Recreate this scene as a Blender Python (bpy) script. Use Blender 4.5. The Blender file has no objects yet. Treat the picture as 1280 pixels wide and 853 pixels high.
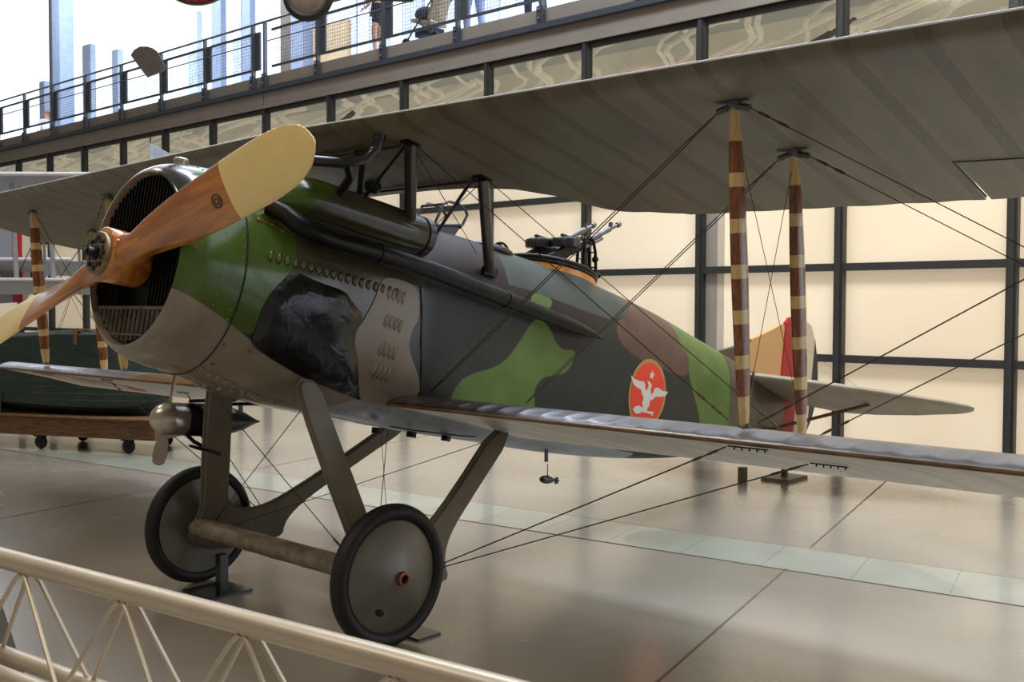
import bpy, bmesh, math, random
import numpy as np
from mathutils import Vector, Matrix, noise
from mathutils.geometry import delaunay_2d_cdt
random.seed(7)
PI=math.pi
scene=bpy.context.scene
COL=scene.collection
# ------------------------------------------------------------------ helpers
def lin(c):
    return tuple((x/255/12.92) if x/255<=0.04045 else ((x/255+0.055)/1.055)**2.4 for x in c)+(1.0,)
class MB:
    def __init__(s): s.v=[]; s.f=[]
    def add(s,vs,fs):
        b=len(s.v); s.v+= [tuple(p) for p in vs]; s.f+=[tuple(i+b for i in f) for f in fs]; return s
    def loft(s,rings,cap0=True,cap1=True,closed=True):
        n=len(rings[0]); vs=[p for r in rings for p in r]; fs=[]
        for i in range(len(rings)-1):
            for j in range(n if closed else n-1):
                a=i*n+j; b=i*n+(j+1)%n
                fs.append((a,b,b+n,a+n))
        if cap0: fs.append(tuple(range(n-1,-1,-1)))
        if cap1: fs.append(tuple((len(rings)-1)*n+k for k in range(n)))
        return s.add(vs,fs)
    def tube(s,path,r,n=10,cap=True):
        path=[Vector(p) for p in path]; rings=[]
        rs=r if isinstance(r,(list,tuple)) else [r]*len(path)
        t0=(path[1]-path[0]).normalized()
        ref=Vector((0,0,1)) if abs(t0.z)<.9 else Vector((1,0,0))
        x=t0.cross(ref).normalized()
        for i,p in enumerate(path):
            if i==0: t=path[1]-path[0]
            elif i==len(path)-1: t=path[-1]-path[-2]
            else: t=(path[i+1]-path[i]).normalized()+(path[i]-path[i-1]).normalized()
            t.normalize(); x=(x-t*x.dot(t)).normalized(); y=t.cross(x)
            rings.append([p+(x*math.cos(2*PI*k/n)+y*math.sin(2*PI*k/n))*rs[i] for k in range(n)])
        return s.loft(rings,cap,cap)
    def box(s,c,d,M=None):
        vs=[]
        for k in range(8):
            p=Vector(((1 if k&1 else -1)*d[0]/2,(1 if k&2 else -1)*d[1]/2,(1 if k&4 else -1)*d[2]/2))
            if M is not None: p=M@p
            vs.append(p+Vector(c))
        return s.add(vs,[(0,2,3,1),(4,5,7,6),(0,1,5,4),(2,6,7,3),(0,4,6,2),(1,3,7,5)])
    def beam(s,a,b,w,h,up=(0,0,1)):
        a=Vector(a);b=Vector(b);t=(b-a).normalized();u=Vector(up);x=t.cross(u).normalized();y=x.cross(t)
        r=[[p+x*sx*w/2+y*sy*h/2 for sx,sy in((-1,-1),(1,-1),(1,1),(-1,1))] for p in(a,b)]
        return s.loft(r)
    def lathe(s,prof,c,axis,n=32,cap=True):
        """prof: list of (distance along axis, radius)"""
        ax=Vector(axis).normalized(); ref=Vector((0,0,1)) if abs(ax.z)<.9 else Vector((1,0,0))
        x=ax.cross(ref).normalized(); y=ax.cross(x); c=Vector(c)
        rings=[[c+ax*d+(x*math.cos(2*PI*k/n)+y*math.sin(2*PI*k/n))*max(r,1e-4) for k in range(n)] for d,r in prof]
        return s.loft(rings,cap,cap)
    def sphere(s,c,r,n=12,m=8,sc=(1,1,1),M=None):
        rings=[]
        for i in range(m+1):
            th=PI*i/m; ring=[]
            for k in range(n):
                p=Vector((sc[0]*r*max(math.sin(th),1e-3)*math.cos(2*PI*k/n),sc[1]*r*max(math.sin(th),1e-3)*math.sin(2*PI*k/n),-sc[2]*r*math.cos(th)))
                if M is not None: p=M@p
                ring.append(p+Vector(c))
            rings.append(ring)
        return s.loft(rings)
    def torus(s,c,axis,R,r,n=48,m=12,arc=None,sq=1.0):
        ax=Vector(axis).normalized(); ref=Vector((0,0,1)) if abs(ax.z)<.9 else Vector((1,0,0))
        x=ax.cross(ref).normalized(); y=ax.cross(x); c=Vector(c); rings=[]
        a0,a1=arc or (0,2*PI)
        cnt=n if arc is None else n+1
        for i in range(cnt):
            a=a0+(a1-a0)*i/n; d=x*math.cos(a)+y*math.sin(a)
            rings.append([c+d*(R+r*math.cos(2*PI*k/m))+ax*(r*sq*math.sin(2*PI*k/m)) for k in range(m)])
        if arc is None: rings.append(rings[0])
        return s.loft(rings,arc is not None,arc is not None)
def link(me,name,mat,parent=None,loc=None):
    o=bpy.data.objects.new(name,me); COL.objects.link(o)
    if mat is not None: me.materials.append(mat)
    if parent is not None: o.parent=parent
    if loc is not None: o.location=loc
    return o
def build(mb,name,mat,parent=None,smooth=True,ang=40,loc=None):
    me=bpy.data.meshes.new(name)
    vs=mb.v
    if loc is not None: vs=[(p[0]-loc[0],p[1]-loc[1],p[2]-loc[2]) for p in vs]
    me.from_pydata(vs,[],mb.f); me.validate()
    bm=bmesh.new(); bm.from_mesh(me); bmesh.ops.remove_doubles(bm,verts=bm.verts,dist=1e-5)
    bmesh.ops.recalc_face_normals(bm,faces=bm.faces); bm.to_mesh(me); bm.free()
    if smooth:
        me.polygons.foreach_set('use_smooth',[True]*len(me.polygons)); me.set_sharp_from_angle(angle=math.radians(ang))
    me.update()
    return link(me,name,mat,parent,loc)
def islands(mb):
    par=list(range(len(mb.v)))
    def fd(i):
        while par[i]!=i: par[i]=par[par[i]]; i=par[i]
        return i
    for f in mb.f:
        a=fd(f[0])
        for j in f[1:]:
            b=fd(j)
            if a!=b: par[b]=a
    grp={}
    for f in mb.f: grp.setdefault(fd(f[0]),[]).append(f)
    out=[]
    for fs in grp.values():
        ids=sorted({i for f in fs for i in f}); mp={i:k for k,i in enumerate(ids)}
        m=MB(); m.v=[mb.v[i] for i in ids]; m.f=[tuple(mp[i] for i in f) for f in fs]; out.append(m)
    return out
def tag(o,label,cat=None,group=None,kind=None):
    if label: o['label']=label
    if cat: o['category']=cat
    if group: o['group']=group
    if kind: o['kind']=kind
    return o
def empty(name,label,cat,loc,rot=(0,0,0),group=None):
    o=bpy.data.objects.new(name,None); COL.objects.link(o); o.location=loc; o.rotation_euler=rot; o.empty_display_size=.2
    return tag(o,label,cat,group)
def struct(mb,name,mat,smooth=False):
    o=build(mb,name,mat,None,smooth); o['kind']='structure'; return o
# ------------------------------------------------------------------ materials
class NT:
    def __init__(s,name):
        s.m=bpy.data.materials.new(name); s.m.use_nodes=True; s.t=s.m.node_tree; s.b=s.t.nodes['Principled BSDF']
    def n(s,t,**k):
        x=s.t.nodes.new(t)
        for a,v in k.items(): setattr(x,a,v)
        return x
    def l(s,a,b): s.t.links.new(a,b)
    def val(s,sock,v):
        if hasattr(v,'links') or isinstance(v,bpy.types.NodeSocket): s.l(v,sock)
        else: sock.default_value=v
    def math(s,op,a,b=None,c=None):
        x=s.n('ShaderNodeMath',operation=op)
        s.val(x.inputs[0],a)
        if b is not None: s.val(x.inputs[1],b)
        if c is not None: s.val(x.inputs[2],c)
        return x.outputs[0]
    def mix(s,f,a,b):
        x=s.n('ShaderNodeMix',data_type='RGBA'); s.val(x.inputs['Factor'],f); s.val(x.inputs['A'],a); s.val(x.inputs['B'],b); return x.outputs['Result']
    def ss(s,x,a,b):
        r=s.n('ShaderNodeMapRange',interpolation_type='SMOOTHSTEP'); s.val(r.inputs['Value'],x); r.inputs['From Min'].default_value=a; r.inputs['From Max'].default_value=b; return r.outputs['Result']
    def noise(s,scale,detail=3,vec=None,dist=0.0,rough=.5):
        x=s.n('ShaderNodeTexNoise'); x.inputs['Scale'].default_value=scale; x.inputs['Detail'].default_value=detail; x.inputs['Distortion'].default_value=dist; x.inputs['Roughness'].default_value=rough
        s.l(vec if vec is not None else s.obj(),x.inputs['Vector']); return x.outputs['Fac']
    def obj(s):
        if not hasattr(s,'_o'): s._o=s.n('ShaderNodeTexCoord').outputs['Object']
        return s._o
    def xyz(s):
        if not hasattr(s,'_x'):
            x=s.n('ShaderNodeSeparateXYZ'); s.l(s.obj(),x.inputs[0]); s._x=x.outputs
        return s._x
    def scale(s,v):
        x=s.n('ShaderNodeMapping'); s.l(s.obj(),x.inputs['Vector']); x.inputs['Scale'].default_value=v; return x.outputs['Vector']
    def bump(s,h,strength=.2,dist=.01):
        b=s.n('ShaderNodeBump'); b.inputs['Strength'].default_value=strength; b.inputs['Distance'].default_value=dist; s.l(h,b.inputs['Height']); s.l(b.outputs[0],s.b.inputs['Normal'])
def mat(name,rgb,rough=.5,metal=0.0,var=.12,nscale=6,bump=0,bscale=40,coat=0,spec=.5,emit=0,stretch=None):
    k=NT(name); c=lin(rgb)
    nz=k.noise(nscale,4,k.scale(stretch) if stretch else None)
    dark=tuple(x*(1-var) for x in c[:3])+(1,); light=tuple(min(1,x*(1+var)) for x in c[:3])+(1,)
    k.l(k.mix(k.ss(nz,.3,.7),dark,light),k.b.inputs['Base Color'])
    k.b.inputs['Roughness'].default_value=rough; k.b.inputs['Metallic'].default_value=metal
    k.b.inputs['Coat Weight'].default_value=coat; k.b.inputs['Specular IOR Level'].default_value=spec
    if bump: k.bump(k.noise(bscale,3),bump)
    if emit:
        k.b.inputs['Emission Color'].default_value=c; k.b.inputs['Emission Strength'].default_value=emit
    return k.m
M={}
M['dark_steel']=mat('dark_steel',(42,40,38),.4,.6)
M['black_paint']=mat('black_paint',(26,25,25),.3,.0,coat=.3)
M['black_metal']=mat('black_metal',(34,32,30),.38,.7,var=.3,nscale=12)
M['gun_metal']=mat('gun_metal',(120,120,122),.28,.9,var=.25,nscale=20)
M['aluminium']=mat('aluminium',(196,186,172),.3,.85,var=.12,nscale=10)
M['rubber']=mat('rubber',(30,28,26),.55,0,var=.15,bump=.15,bscale=60)
M['gear_paint']=mat('gear_paint',(112,103,86),.5,.0,var=.12,nscale=5,bump=.05)
M['wrapped_fabric']=mat('wrapped_fabric',(140,126,104),.55,0,var=.3,nscale=14,bump=.5,bscale=22)
M['dark_brown']=mat('dark_brown',(58,46,40),.35,0,var=.2,coat=.2)
M['grille']=mat('radiator_grille',(104,94,80),.5,.3,var=.3,nscale=20)
M['grille_dark']=mat('radiator_core',(20,19,18),.6,.2)
M['taupe']=mat('taupe_paint',(140,130,120),.55,0,var=.05,nscale=2)
M['charcoal']=mat('charcoal_paint',(52,52,52),.5,0,var=.06)
M['rail_steel']=mat('rail_steel',(96,100,106),.4,.4,var=.06)
M['slate']=mat('slate_paint',(62,66,74),.5,.0,var=.06)
M['bluegrey']=mat('bluegrey_column',(130,145,170),.5,0,var=.05)
M['truss_champagne']=mat('truss_paint',(190,174,150),.35,.3,var=.05)
M['post_brown']=mat('post_brown',(96,86,76),.5,0,var=.05)
M['silver_fabric']=mat('silver_fabric',(168,170,176),.45,.15,var=.06)
M['silver_edge']=mat('silver_edge',(215,215,218),.4,.1,var=.05)
M['wood_beam']=mat('wood_beam',(104,72,44),.6,0,var=.35,nscale=5,stretch=(1,8,8))
M['ply']=mat('plywood',(112,78,46),.6,0,var=.25,nscale=4)
M['wire']=mat('steel_wire',(66,54,42),.5,.3)
M['rope_end']=mat('turnbuckle_brass',(92,74,48),.4,.6,var=.4,nscale=40)
M['white_paint']=mat('white_paint',(214,214,210),.5,0,var=.04)
M['skin']=mat('skin',(205,160,135),.6,0,var=.05)
M['red_gloss']=mat('red_gloss',(150,40,45),.35,0,var=.08)
M['grey_under']=mat('grey_underside',(112,105,98),.55,0,var=.08)
# ------------------------------------------------------------------ aircraft frame
XA,CY,CZ,TH=3.3951,4.8389,.3700,math.radians(9.872)
plane=empty('biplane','camouflaged two-seat biplane with wooden propeller and striped wing struts','aircraft',(XA,CY,CZ),(0,TH,0))
def toW(u,v,w): return (XA+u*math.cos(TH)+w*math.sin(TH),CY+v,CZ-u*math.sin(TH)+w*math.cos(TH))
def P(mb,name,m,parent=None,smooth=True,ang=40,label=None):
    o=build(mb,name,m,parent or plane,smooth,ang)
    if label: o['label']=label
    return o
def PS(mb,name,m,parent=None,smooth=True,ang=40,label=None): return [P(x,name,m,parent,smooth,ang,label) for x in islands(mb)]
ST=[(-1.14,1.89,.99,.45,1.44,2,2),(-1.12,1.915,.965,.475,1.44,2,2),(-1.05,1.95,.93,.51,1.44,2,2),(-.8,1.985,.885,.53,1.43,2,2),
(-.4,1.985,.80,.52,1.40,2.1,2.1),(0,1.985,.765,.49,1.37,2.3,2.3),(.45,2.0,.745,.475,1.36,2.4,2.5),(.9,2.035,.725,.465,1.36,2.5,2.6),
(1.5,2.03,.71,.45,1.38,2.5,2.8),(2.2,2.01,.69,.44,1.38,2.6,3),(3.1,1.93,.71,.40,1.36,2.7,3.2),(4.0,1.81,.78,.31,1.33,2.7,3.2),
(4.8,1.70,.89,.21,1.30,2.7,3),(5.4,1.62,1.0,.12,1.30,2.6,2.6),(5.8,1.58,1.08,.05,1.31,2.2,2.2)]
def sec(u):
    if u<=ST[0][0]: return ST[0][1:]
    for i in range(len(ST)-1):
        if u<=ST[i+1][0]:
            a,b=ST[i],ST[i+1]; t=(u-a[0])/(b[0]-a[0]); p=ST[i-1] if i>0 else a; q=ST[i+2] if i+2<len(ST) else b; r=[]
            for k in range(1,7):
                m0=(b[k]-p[k])/(b[0]-p[0])*(b[0]-a[0]) if i else b[k]-a[k]; m1=(q[k]-a[k])/(q[0]-a[0])*(b[0]-a[0])
                r.append((2*t**3-3*t*t+1)*a[k]+(t**3-2*t*t+t)*m0+(3*t*t-2*t**3)*b[k]+(t**3-t*t)*m1)
            return r
    return ST[-1][1:]
def fv(u,w):
    wT,wB,h,wm,nT,nB=sec(u)
    if w>=wm: s=min(1,(w-wm)/(wT-wm)); n=nT
    else: s=min(1,(wm-w)/(wm-wB)); n=nB
    return h*max(0,1-s**n)**(1/n)
def ring(u,N=96,off=0):
    wT,wB,h,wm,nT,nB=sec(u); out=[]
    for k in range(N):
        a=2*PI*k/N; c,s=math.cos(a),math.sin(a); n=nT if s>=0 else nB
        out.append((u,-(h+off)*math.copysign(abs(c)**(2/n),c),wm+((wT+off-wm) if s>=0 else (wm-wB+off))*math.copysign(abs(s)**(2/n),s)))
    return out
# camouflage patches, outlines in (aft, up) metres on the fuselage side
CAMO={
'khaki':((140,127,109),[(-1.3,1.34),(-1.132,1.28),(-.887,1.188),(-.683,1.1),(-.654,1.074),(-.494,1.018),(-.31,.964),(-.094,.924),(.125,.884),(.125,.5),(-1.3,.5)]),
'olive':((74,70,52),[(-.211,2.3),(-.211,2.108),(-.338,1.953),(-.529,1.759),(-.537,1.521),(-.529,1.481),(-.6,1.3),(.05,1.0),(.3,1.3),(.45,1.6),(.46,2.3)]),
'brown_a':((48,38,34),[(.44,2.3),(.44,1.90),(.417,1.70),(.903,1.67),(1.385,1.58),(1.608,1.51),(1.671,1.447),(1.748,1.404),(1.862,1.414),(1.938,1.454),(1.967,1.509),(2.144,1.622),(2.336,1.705),(2.085,1.71),(1.408,1.75),(1.18,1.744),(1.18,2.3)]),
'brown_b':((96,72,62),[(2.388,1.702),(2.399,1.597),(2.487,1.521),(2.715,1.462),(3.078,1.436),(3.492,1.409),(3.512,1.588),(3.33,1.678),(3.33,2.4),(2.95,2.4),(2.6,1.80)]),
'brown_c':((92,80,68),[(4.36,2.3),(4.36,1.55),(4.399,1.108),(4.45,.5),(6.2,.5),(6.2,2.3)]),
'green_a':((72,92,34),[(-1.3,1.34),(-1.132,1.28),(-.887,1.188),(-.683,1.1),(-.67,1.25),(-.6,1.42),(-.529,1.481),(-.537,1.521),(-.529,1.759),(-.338,1.953),(-.211,2.108),(-.211,2.4),(-.9,2.4),(-1.0,1.86),(-1.3,1.6)]),
'green_b':((92,114,54),[(.791,.85),(.791,.954),(.802,1.066),(.918,1.14),(1.084,1.187),(1.199,1.258),(1.309,1.393),(1.389,1.517),(1.494,1.593),(1.629,1.507),(1.671,1.447),(1.748,1.404),(1.862,1.414),(1.923,1.429),(1.892,1.352),(1.847,1.263),(1.765,1.23),(1.615,1.206),(1.539,1.148),(1.529,1.077),(1.579,1.001),(1.6,.85)]),
'green_c':((98,122,62),[(1.395,1.726),(1.483,1.747),(1.643,1.734),(1.617,1.673),(1.546,1.628),(1.412,1.552)]),
'green_d':((92,116,56),[(3.512,1.588),(3.483,1.467),(3.62,1.304),(3.827,1.076),(3.86,.8),(4.42,.8),(4.399,1.108),(4.34,1.531),(4.3,2.3),(3.33,2.3),(3.33,1.678)]),
'deck':((74,80,74),[(1.18,2.4),(1.18,1.745),(1.408,1.75),(2.085,1.71),(2.336,1.705),(2.6,1.80),(2.95,2.4)]),
'belly':((158,162,168),[(.125,.884),(.247,.868),(.36,.871),(2.0,.80),(3.0,.76),(3.0,.4),(-.35,.4),(-.246,.75),(-.048,.797)]),
}
BASE=(46,49,43)
def sdf(poly,X,Y):
    d=np.full(X.shape,1e9); ins=np.zeros(X.shape,bool); n=len(poly)
    for i in range(n):
        x1,y1=poly[i]; x2,y2=poly[(i+1)%n]; ex,ey=x2-x1,y2-y1; L=ex*ex+ey*ey+1e-12
        t=np.clip(((X-x1)*ex+(Y-y1)*ey)/L,0,1); d=np.minimum(d,(X-x1-t*ex)**2+(Y-y1-t*ey)**2)
        c=((y1>Y)!=(y2>Y)); xi=x1+(Y-y1)*(x2-x1)/((y2-y1) if abs(y2-y1)>1e-12 else 1e-12); ins^=c&(X<xi)
    return np.where(ins,1,-1)*np.sqrt(d)
def smooth_poly(p,it=2):
    for _ in range(it):
        q=[]
        for i in range(len(p)):
            a=p[i];b=p[(i+1)%len(p)]; q+=[(a[0]*.75+b[0]*.25,a[1]*.75+b[1]*.25),(a[0]*.25+b[0]*.75,a[1]*.25+b[1]*.75)]
        p=q
    return p
def camo_attrs(o):
    me=o.data; n=len(me.vertices); co=np.empty(n*3); me.vertices.foreach_get('co',co); co=co.reshape(-1,3)
    for k,(c,poly) in CAMO.items():
        pl=smooth_poly(poly,2) if k not in('khaki','belly','deck') else poly
        s=sdf(pl,co[:,0],co[:,2])
        if k=='green_a': s=np.minimum(s,-(co[:,1]+.12))
        if k=='khaki': s=np.maximum(s,np.minimum(co[:,1]+.12,-co[:,0]-.25))
        me.attributes.new('c_'+k,'FLOAT','POINT').data.foreach_set('value',s.astype(np.float32))
def camo_mat():
    k=NT('camouflage_paint'); col=lin(BASE)
    for nm,(c,_) in CAMO.items():
        a=k.n('ShaderNodeAttribute',attribute_name='c_'+nm); col=k.mix(k.ss(a.outputs['Fac'],-.004,.004),col,lin(c))
    nz=k.noise(5,4); x=k.n('ShaderNodeMix',data_type='RGBA',blend_type='MULTIPLY'); x.inputs['Factor'].default_value=1
    k.l(col,x.inputs['A']); k.l(k.mix(k.ss(nz,.25,.75),(.82,.82,.82,1),(1.1,1.1,1.1,1)),x.inputs['B']); k.l(x.outputs['Result'],k.b.inputs['Base Color'])
    met=k.ss(k.xyz()['X'],.30,.56); r=k.n('ShaderNodeMapRange'); k.l(met,r.inputs['Value']); r.inputs['To Min'].default_value=.16; r.inputs['To Max'].default_value=.42
    k.l(r.outputs[0],k.b.inputs['Roughness']); r2=k.n('ShaderNodeMapRange'); k.l(met,r2.inputs['Value']); r2.inputs['To Min'].default_value=.5; r2.inputs['To Max'].default_value=.24; k.l(r2.outputs[0],k.b.inputs['Specular IOR Level'])
    k.bump(k.noise(7,2),.05,.02)
    return k.m
M['camo']=camo_mat()
# fuselage
us=[-1.14,-1.135,-1.12,-1.1,-1.075,-1.05]+[-1.02+i*.03 for i in range(228)]
us=[u for u in us if u<=5.8]; us[-1]=5.8
mb=MB(); mb.loft([ring(u,128) for u in us],False,True)
# rolled lip going inside the cowl
lip=[[(u,-(r*math.cos(2*PI*k/128)),1.44+r*math.sin(2*PI*k/128)) for k in range(128)] for u,r in((-1.14,.45),(-1.142,.442),(-1.13,.436),(-1.0,.43))]
mb.loft(lip,False,False)
fus=P(mb,'fuselage',M['camo'],None,True,60); camo_attrs(fus)
# patches on the fuselage skin
def skin(u,w,off,side=-1): 
    wT,wB,h,wm,nT,nB=sec(u)
    # outward normal offset (approximate gradient)
    v=fv(u,w); e=.004; dv=(fv(u,w+e)-fv(u,w-e))/(2*e); du=(fv(u+e,w)-fv(u-e,w))/(2*e); L=math.sqrt(1+min(dv*dv,9)+du*du)
    return (u-du*off/L,side*(v+off/L),w-max(-3,min(3,dv))*off/L)
def resample(poly,sp):
    out=[]
    for i in range(len(poly)):
        a=Vector(poly[i]);b=Vector(poly[(i+1)%len(poly)]);n=max(1,int((b-a).length/sp))
        out+=[tuple(a+(b-a)*k/n) for k in range(n)]
    return out
def inside(p,poly):
    r=False
    for i in range(len(poly)):
        x1,y1=poly[i];x2,y2=poly[(i+1)%len(poly)]
        if (y1>p[1])!=(y2>p[1]) and p[0]<x1+(p[1]-y1)*(x2-x1)/(y2-y1): r=not r
    return r
def patch(poly,off,sp=.03,side=-1,disp=None,rim=.0):
    b=resample(poly,sp); n=len(b); pts=[Vector(p) for p in b]
    x0=min(p[0] for p in b);x1=max(p[0] for p in b);y0=min(p[1] for p in b);y1=max(p[1] for p in b)
    a=np.array(b); gx=[];y=y0+sp/2; row=0
    while y<y1:
        x=x0+sp/2+(sp/2 if row%2 else 0)
        while x<x1: gx.append((x,y)); x+=sp
        y+=sp*.87; row+=1
    if gx:
        g=np.array(gx); s=sdf(poly,g[:,0],g[:,1]); pts+=[Vector(p) for p,d in zip(gx,s) if d>sp*.45]
    vs,es,fs,_,_,_=delaunay_2d_cdt(pts,[(i,(i+1)%n) for i in range(n)],[],1,1e-6)
    m=MB(); m.add([skin(p[0],p[1],off+(disp(p[0],p[1]) if disp else 0),side) for p in vs],[tuple(f) for f in fs]); return m
OPEN=[(-.55,1.485),(-.399,1.456),(-.192,1.444),(-.131,1.393),(-.03,1.336),(-.083,1.217),(.002,1.073),(.076,.944),(.108,.891),(-.094,.924),(-.31,.964),(-.494,1.018),(-.654,1.074),(-.691,1.122),(-.692,1.192),(-.693,1.265),(-.672,1.338),(-.616,1.414)]
PANEL=[(.125,.884),(.0,1.08),(-.029,1.131),(-.093,1.211),(-.022,1.328),(.036,1.451),(.07,1.561),(.15,1.587),(.263,1.586),(.359,1.562),(.388,1.387),(.339,1.319),(.334,1.211),(.409,1.127),(.488,1.042),(.54,.951),(.362,.871),(.247,.868)]
k=NT('black_leathercloth'); nz=k.noise(4.5,3,None,1.2)
k.l(k.mix(k.ss(nz,.35,.7),lin((9,9,10)),lin((28,28,31))),k.b.inputs['Base Color']); k.b.inputs['Roughness'].default_value=.28; k.bump(k.noise(9,2,None,.8),.35,.03); M['leather']=k.m
def folds(u,w):
    d=sdf(OPEN,np.array([u]),np.array([w]))[0]; f=min(1,max(0,d)/.06)
    return f*(.022+.022*noise.noise(Vector((u*5+w*3,w*7-u*4,.3)))+.012*math.sin(13*(w-.45*u)+1.0))
for side in(-1,1):
    P(patch(smooth_poly(OPEN,1),.006,.018,side,folds),'engine_side_cover',M['leather'],None,True,70,'black leathercloth cover over the engine side')
M['khaki']=mat('khaki_panel',(134,120,102),.3,0,var=.12,nscale=4)
lp=[]
for side in(-1,1): lp.append(P(patch(smooth_poly(PANEL,2),.005,.03,side),'louver_panel',M['khaki'],None,True,60,'khaki louvered side panel'))
def louver_bumps(pts,side,L=.055,wd=.013,tilt=.25,ht=.010):
    m=MB(); slots=MB()
    for u,w in pts:
        p=Vector(skin(u,w,.004,side)); q=Vector(skin(u+tilt*.02,w+.02,.004,side)); t=(q-p).normalized(); n=(Vector(skin(u,w,.03,side))-p).normalized(); b=t.cross(n)
        R=Matrix((b,n,t)).transposed()
        m.sphere(p,1,10,8,(wd,ht,L/2),R)
        slots.sphere(p+b*wd*.95*(1 if b.x>0 else -1),1,8,6,(.004,.003,L/2*1.25),R)
    return m,slots
row1=[(-.70+i*.052,1.53-.0012*i) for i in range(18)]
cols=[(.13+j*.037,w-.004*j) for w in(1.50,1.34,1.18,1.055) for j in range(4)]
M['olive_metal']=mat('olive_louvers',(88,84,62),.22,.2,var=.2,nscale=5)
M['slot']=mat('louver_slot',(14,13,12),.7)
for i,side in enumerate((-1,1)):
    a,b=louver_bumps(row1,side); PS(a,'louver',M['olive_metal'],fus); PS(b,'louver_slot',M['slot'],fus)
    a,b=louver_bumps(cols,side,.075); PS(a,'louver',M['khaki'],lp[i]); PS(b,'louver_slot',M['slot'],lp[i])
low=[(-.80+i*.055,.93-.030*i*.5) for i in range(9)]+[(-.66+i*.055,.855-.02*i*.3) for i in range(8)]
M['khaki_gloss']=mat('khaki_cowl',(138,125,107),.34,0,var=.1)
for side in(-1,1):
    a,b=louver_bumps(low,side,.06,.012,-.6,.005); PS(a,'underside_louver',M['khaki_gloss'],fus)
# seams
def seam(pts,side,r,m,nm,off=.002): 
    mbs=MB(); mbs.tube([skin(u,w,off,side) for u,w in pts],r,6); return P(mbs,nm,m,fus)
M['seam']=mat('seam_dark',(22,26,16),.5)
band=MB()
for a0,r in((-.83,.004),):
    rg=ring(a0,96,.002); band.tube(rg+[rg[0]],r,6,False)
P(band,'cowl_seam',M['seam'],fus)
for side in(-1,1): seam([(.379,1.58),(.40,1.45),(.431,1.249),(.48,1.1),(.545,.95)],side,.006,M['seam'],'panel_seam')
rv=MB()
for a0 in(-.95,-.855):
    for k_ in range(64):
        p=ring(a0,64,.001)[k_]; rv.sphere(p,.0045,6,4)
P(rv,'rivets',M['khaki_gloss'],fus)
fs_=MB()
for side in(-1,1):
    for u,w in((-.76,1.70),(-.68,1.69),(-.62,1.675),(-.80,1.06),(-.66,1.05),(-.78,.96)):
        fs_.sphere(skin(u,w,.002,side),.011,8,6)
    fs_.tube([skin(-.76,1.70,.008,side),skin(-.62,1.675,.008,side)],.003,6)
M['copper']=mat('copper_fastener',(140,92,62),.4,.6)
PS(fs_,'fastener',M['copper'],fus)
# radiator
rad=MB(); rad.lathe([(0,.438),(.01,.438)],(-1.05,0,1.44),(1,0,0),48)
R_=P(rad,'radiator',M['grille_dark'],None,True,30,'dark radiator core inside the nose ring')
vn=MB()
for i in range(-13,14):
    y=i*.032; h=math.sqrt(max(0,.43**2-y*y))
    if h<.05: continue
    top=1.44+h; bot=1.44-h
    if abs(y)<.14: vn.box((-1.095,y,(1.44+.16+top)/2),(.05,.006,top-1.60)); 
    else:
        zb=max(1.20,bot+.01); vn.box((-1.095,y,(zb+top-.01)/2),(.05,.006,top-.01-zb))
P(vn,'radiator_vanes',M['black_metal'],R_,False)
sh=MB()
for i in range(-9,10):
    y=i*.045; h=math.sqrt(max(0,.43**2-y*y)); bot=1.44-h
    if bot<1.15: sh.box((-1.115,y,(1.19+bot+.014)/2),(.012,.026,1.19-bot-.014),Matrix.Rotation(-.35,3,'Z'))
sh.box((-1.115,0,1.19),(.02,.66,.016)); sh.box((-1.12,0,1.055),(.010,.34,.010))
P(sh,'radiator_shutters',M['grille'],R_,False)
# radiator cap
cp=MB(); cp.lathe([(0,.034),(.018,.034),(.02,.039),(.032,.039),(.04,.030),(.043,.008)],(-.965,0,1.965),(0,0,1),24); P(cp,'radiator_cap',M['aluminium'])
# cylinder bank fairings with pipes
def cheek(s):
    m=MB(); rings=[]
    for t in [0,.02,.05,.1,.18,.28,.4,.6,.8,.93,.97,.985,1]:
        u=-.72+t*1.16; e=1 if .18<t<.93 else 0
        r=.118*min(1,(t/.2)**.55 if t<.2 else 1)
        if t>.93: r=.118*(1-((t-.93)/.07)**2*.35)
        w=1.905-.02*t if t>.2 else 1.80+.101*(t/.2)**.7
        vv=.375-(.02 if t<.2 else 0)
        rings.append([(u,s*(vv+r*math.cos(2*PI*k/40)),w+r*1.02*math.sin(2*PI*k/40)) for k in range(40)])
    m.loft(rings); return m
for s in(-1,1):
    ck=P(cheek(s),'engine_bank_fairing',M['camo'],None,True,50); camo_attrs(ck)
    cb=MB(); cb.lathe([(0,.1195),(.05,.118),(.075,.09)],(.385,s*.375,1.885),(1,0,0),40); P(cb,'fairing_end_band',M['dark_brown'],ck)
    pz=MB(); path=[(-.70,s*.44,1.79),(-.64,s*.50,1.762),(-.57,s*.535,1.72),(-.47,s*.55,1.69),(-.36,s*.55,1.682)]
    for i in range(1,24):
        t=i/23; path.append((-.36+t*2.50,s*(.55-.05*t),1.682+.05*math.sin(min(1,t*2.6)*PI*.5)*(1-t)**.6-.15*t))
    rs=[.042,.046,.05,.052,.052]+[.052-.006*(i/23) if i<19 else .046*(1-((i-18)/5)**2)+.004 for i in range(1,24)]
    pz.tube(path,rs,20); ex=P(pz,'exhaust_pipe',M['black_metal'],None,True,50,'long black exhaust pipe')
    cl=MB()
    for q in(7,17):
        a=Vector(path[q]); d=(Vector(path[q+1])-Vector(path[q-1])).normalized(); cl.torus(a,d,rs[q]+.002,.005,28,8)
    PS(cl,'pipe_clamp',M['dark_steel'],ex)
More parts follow.
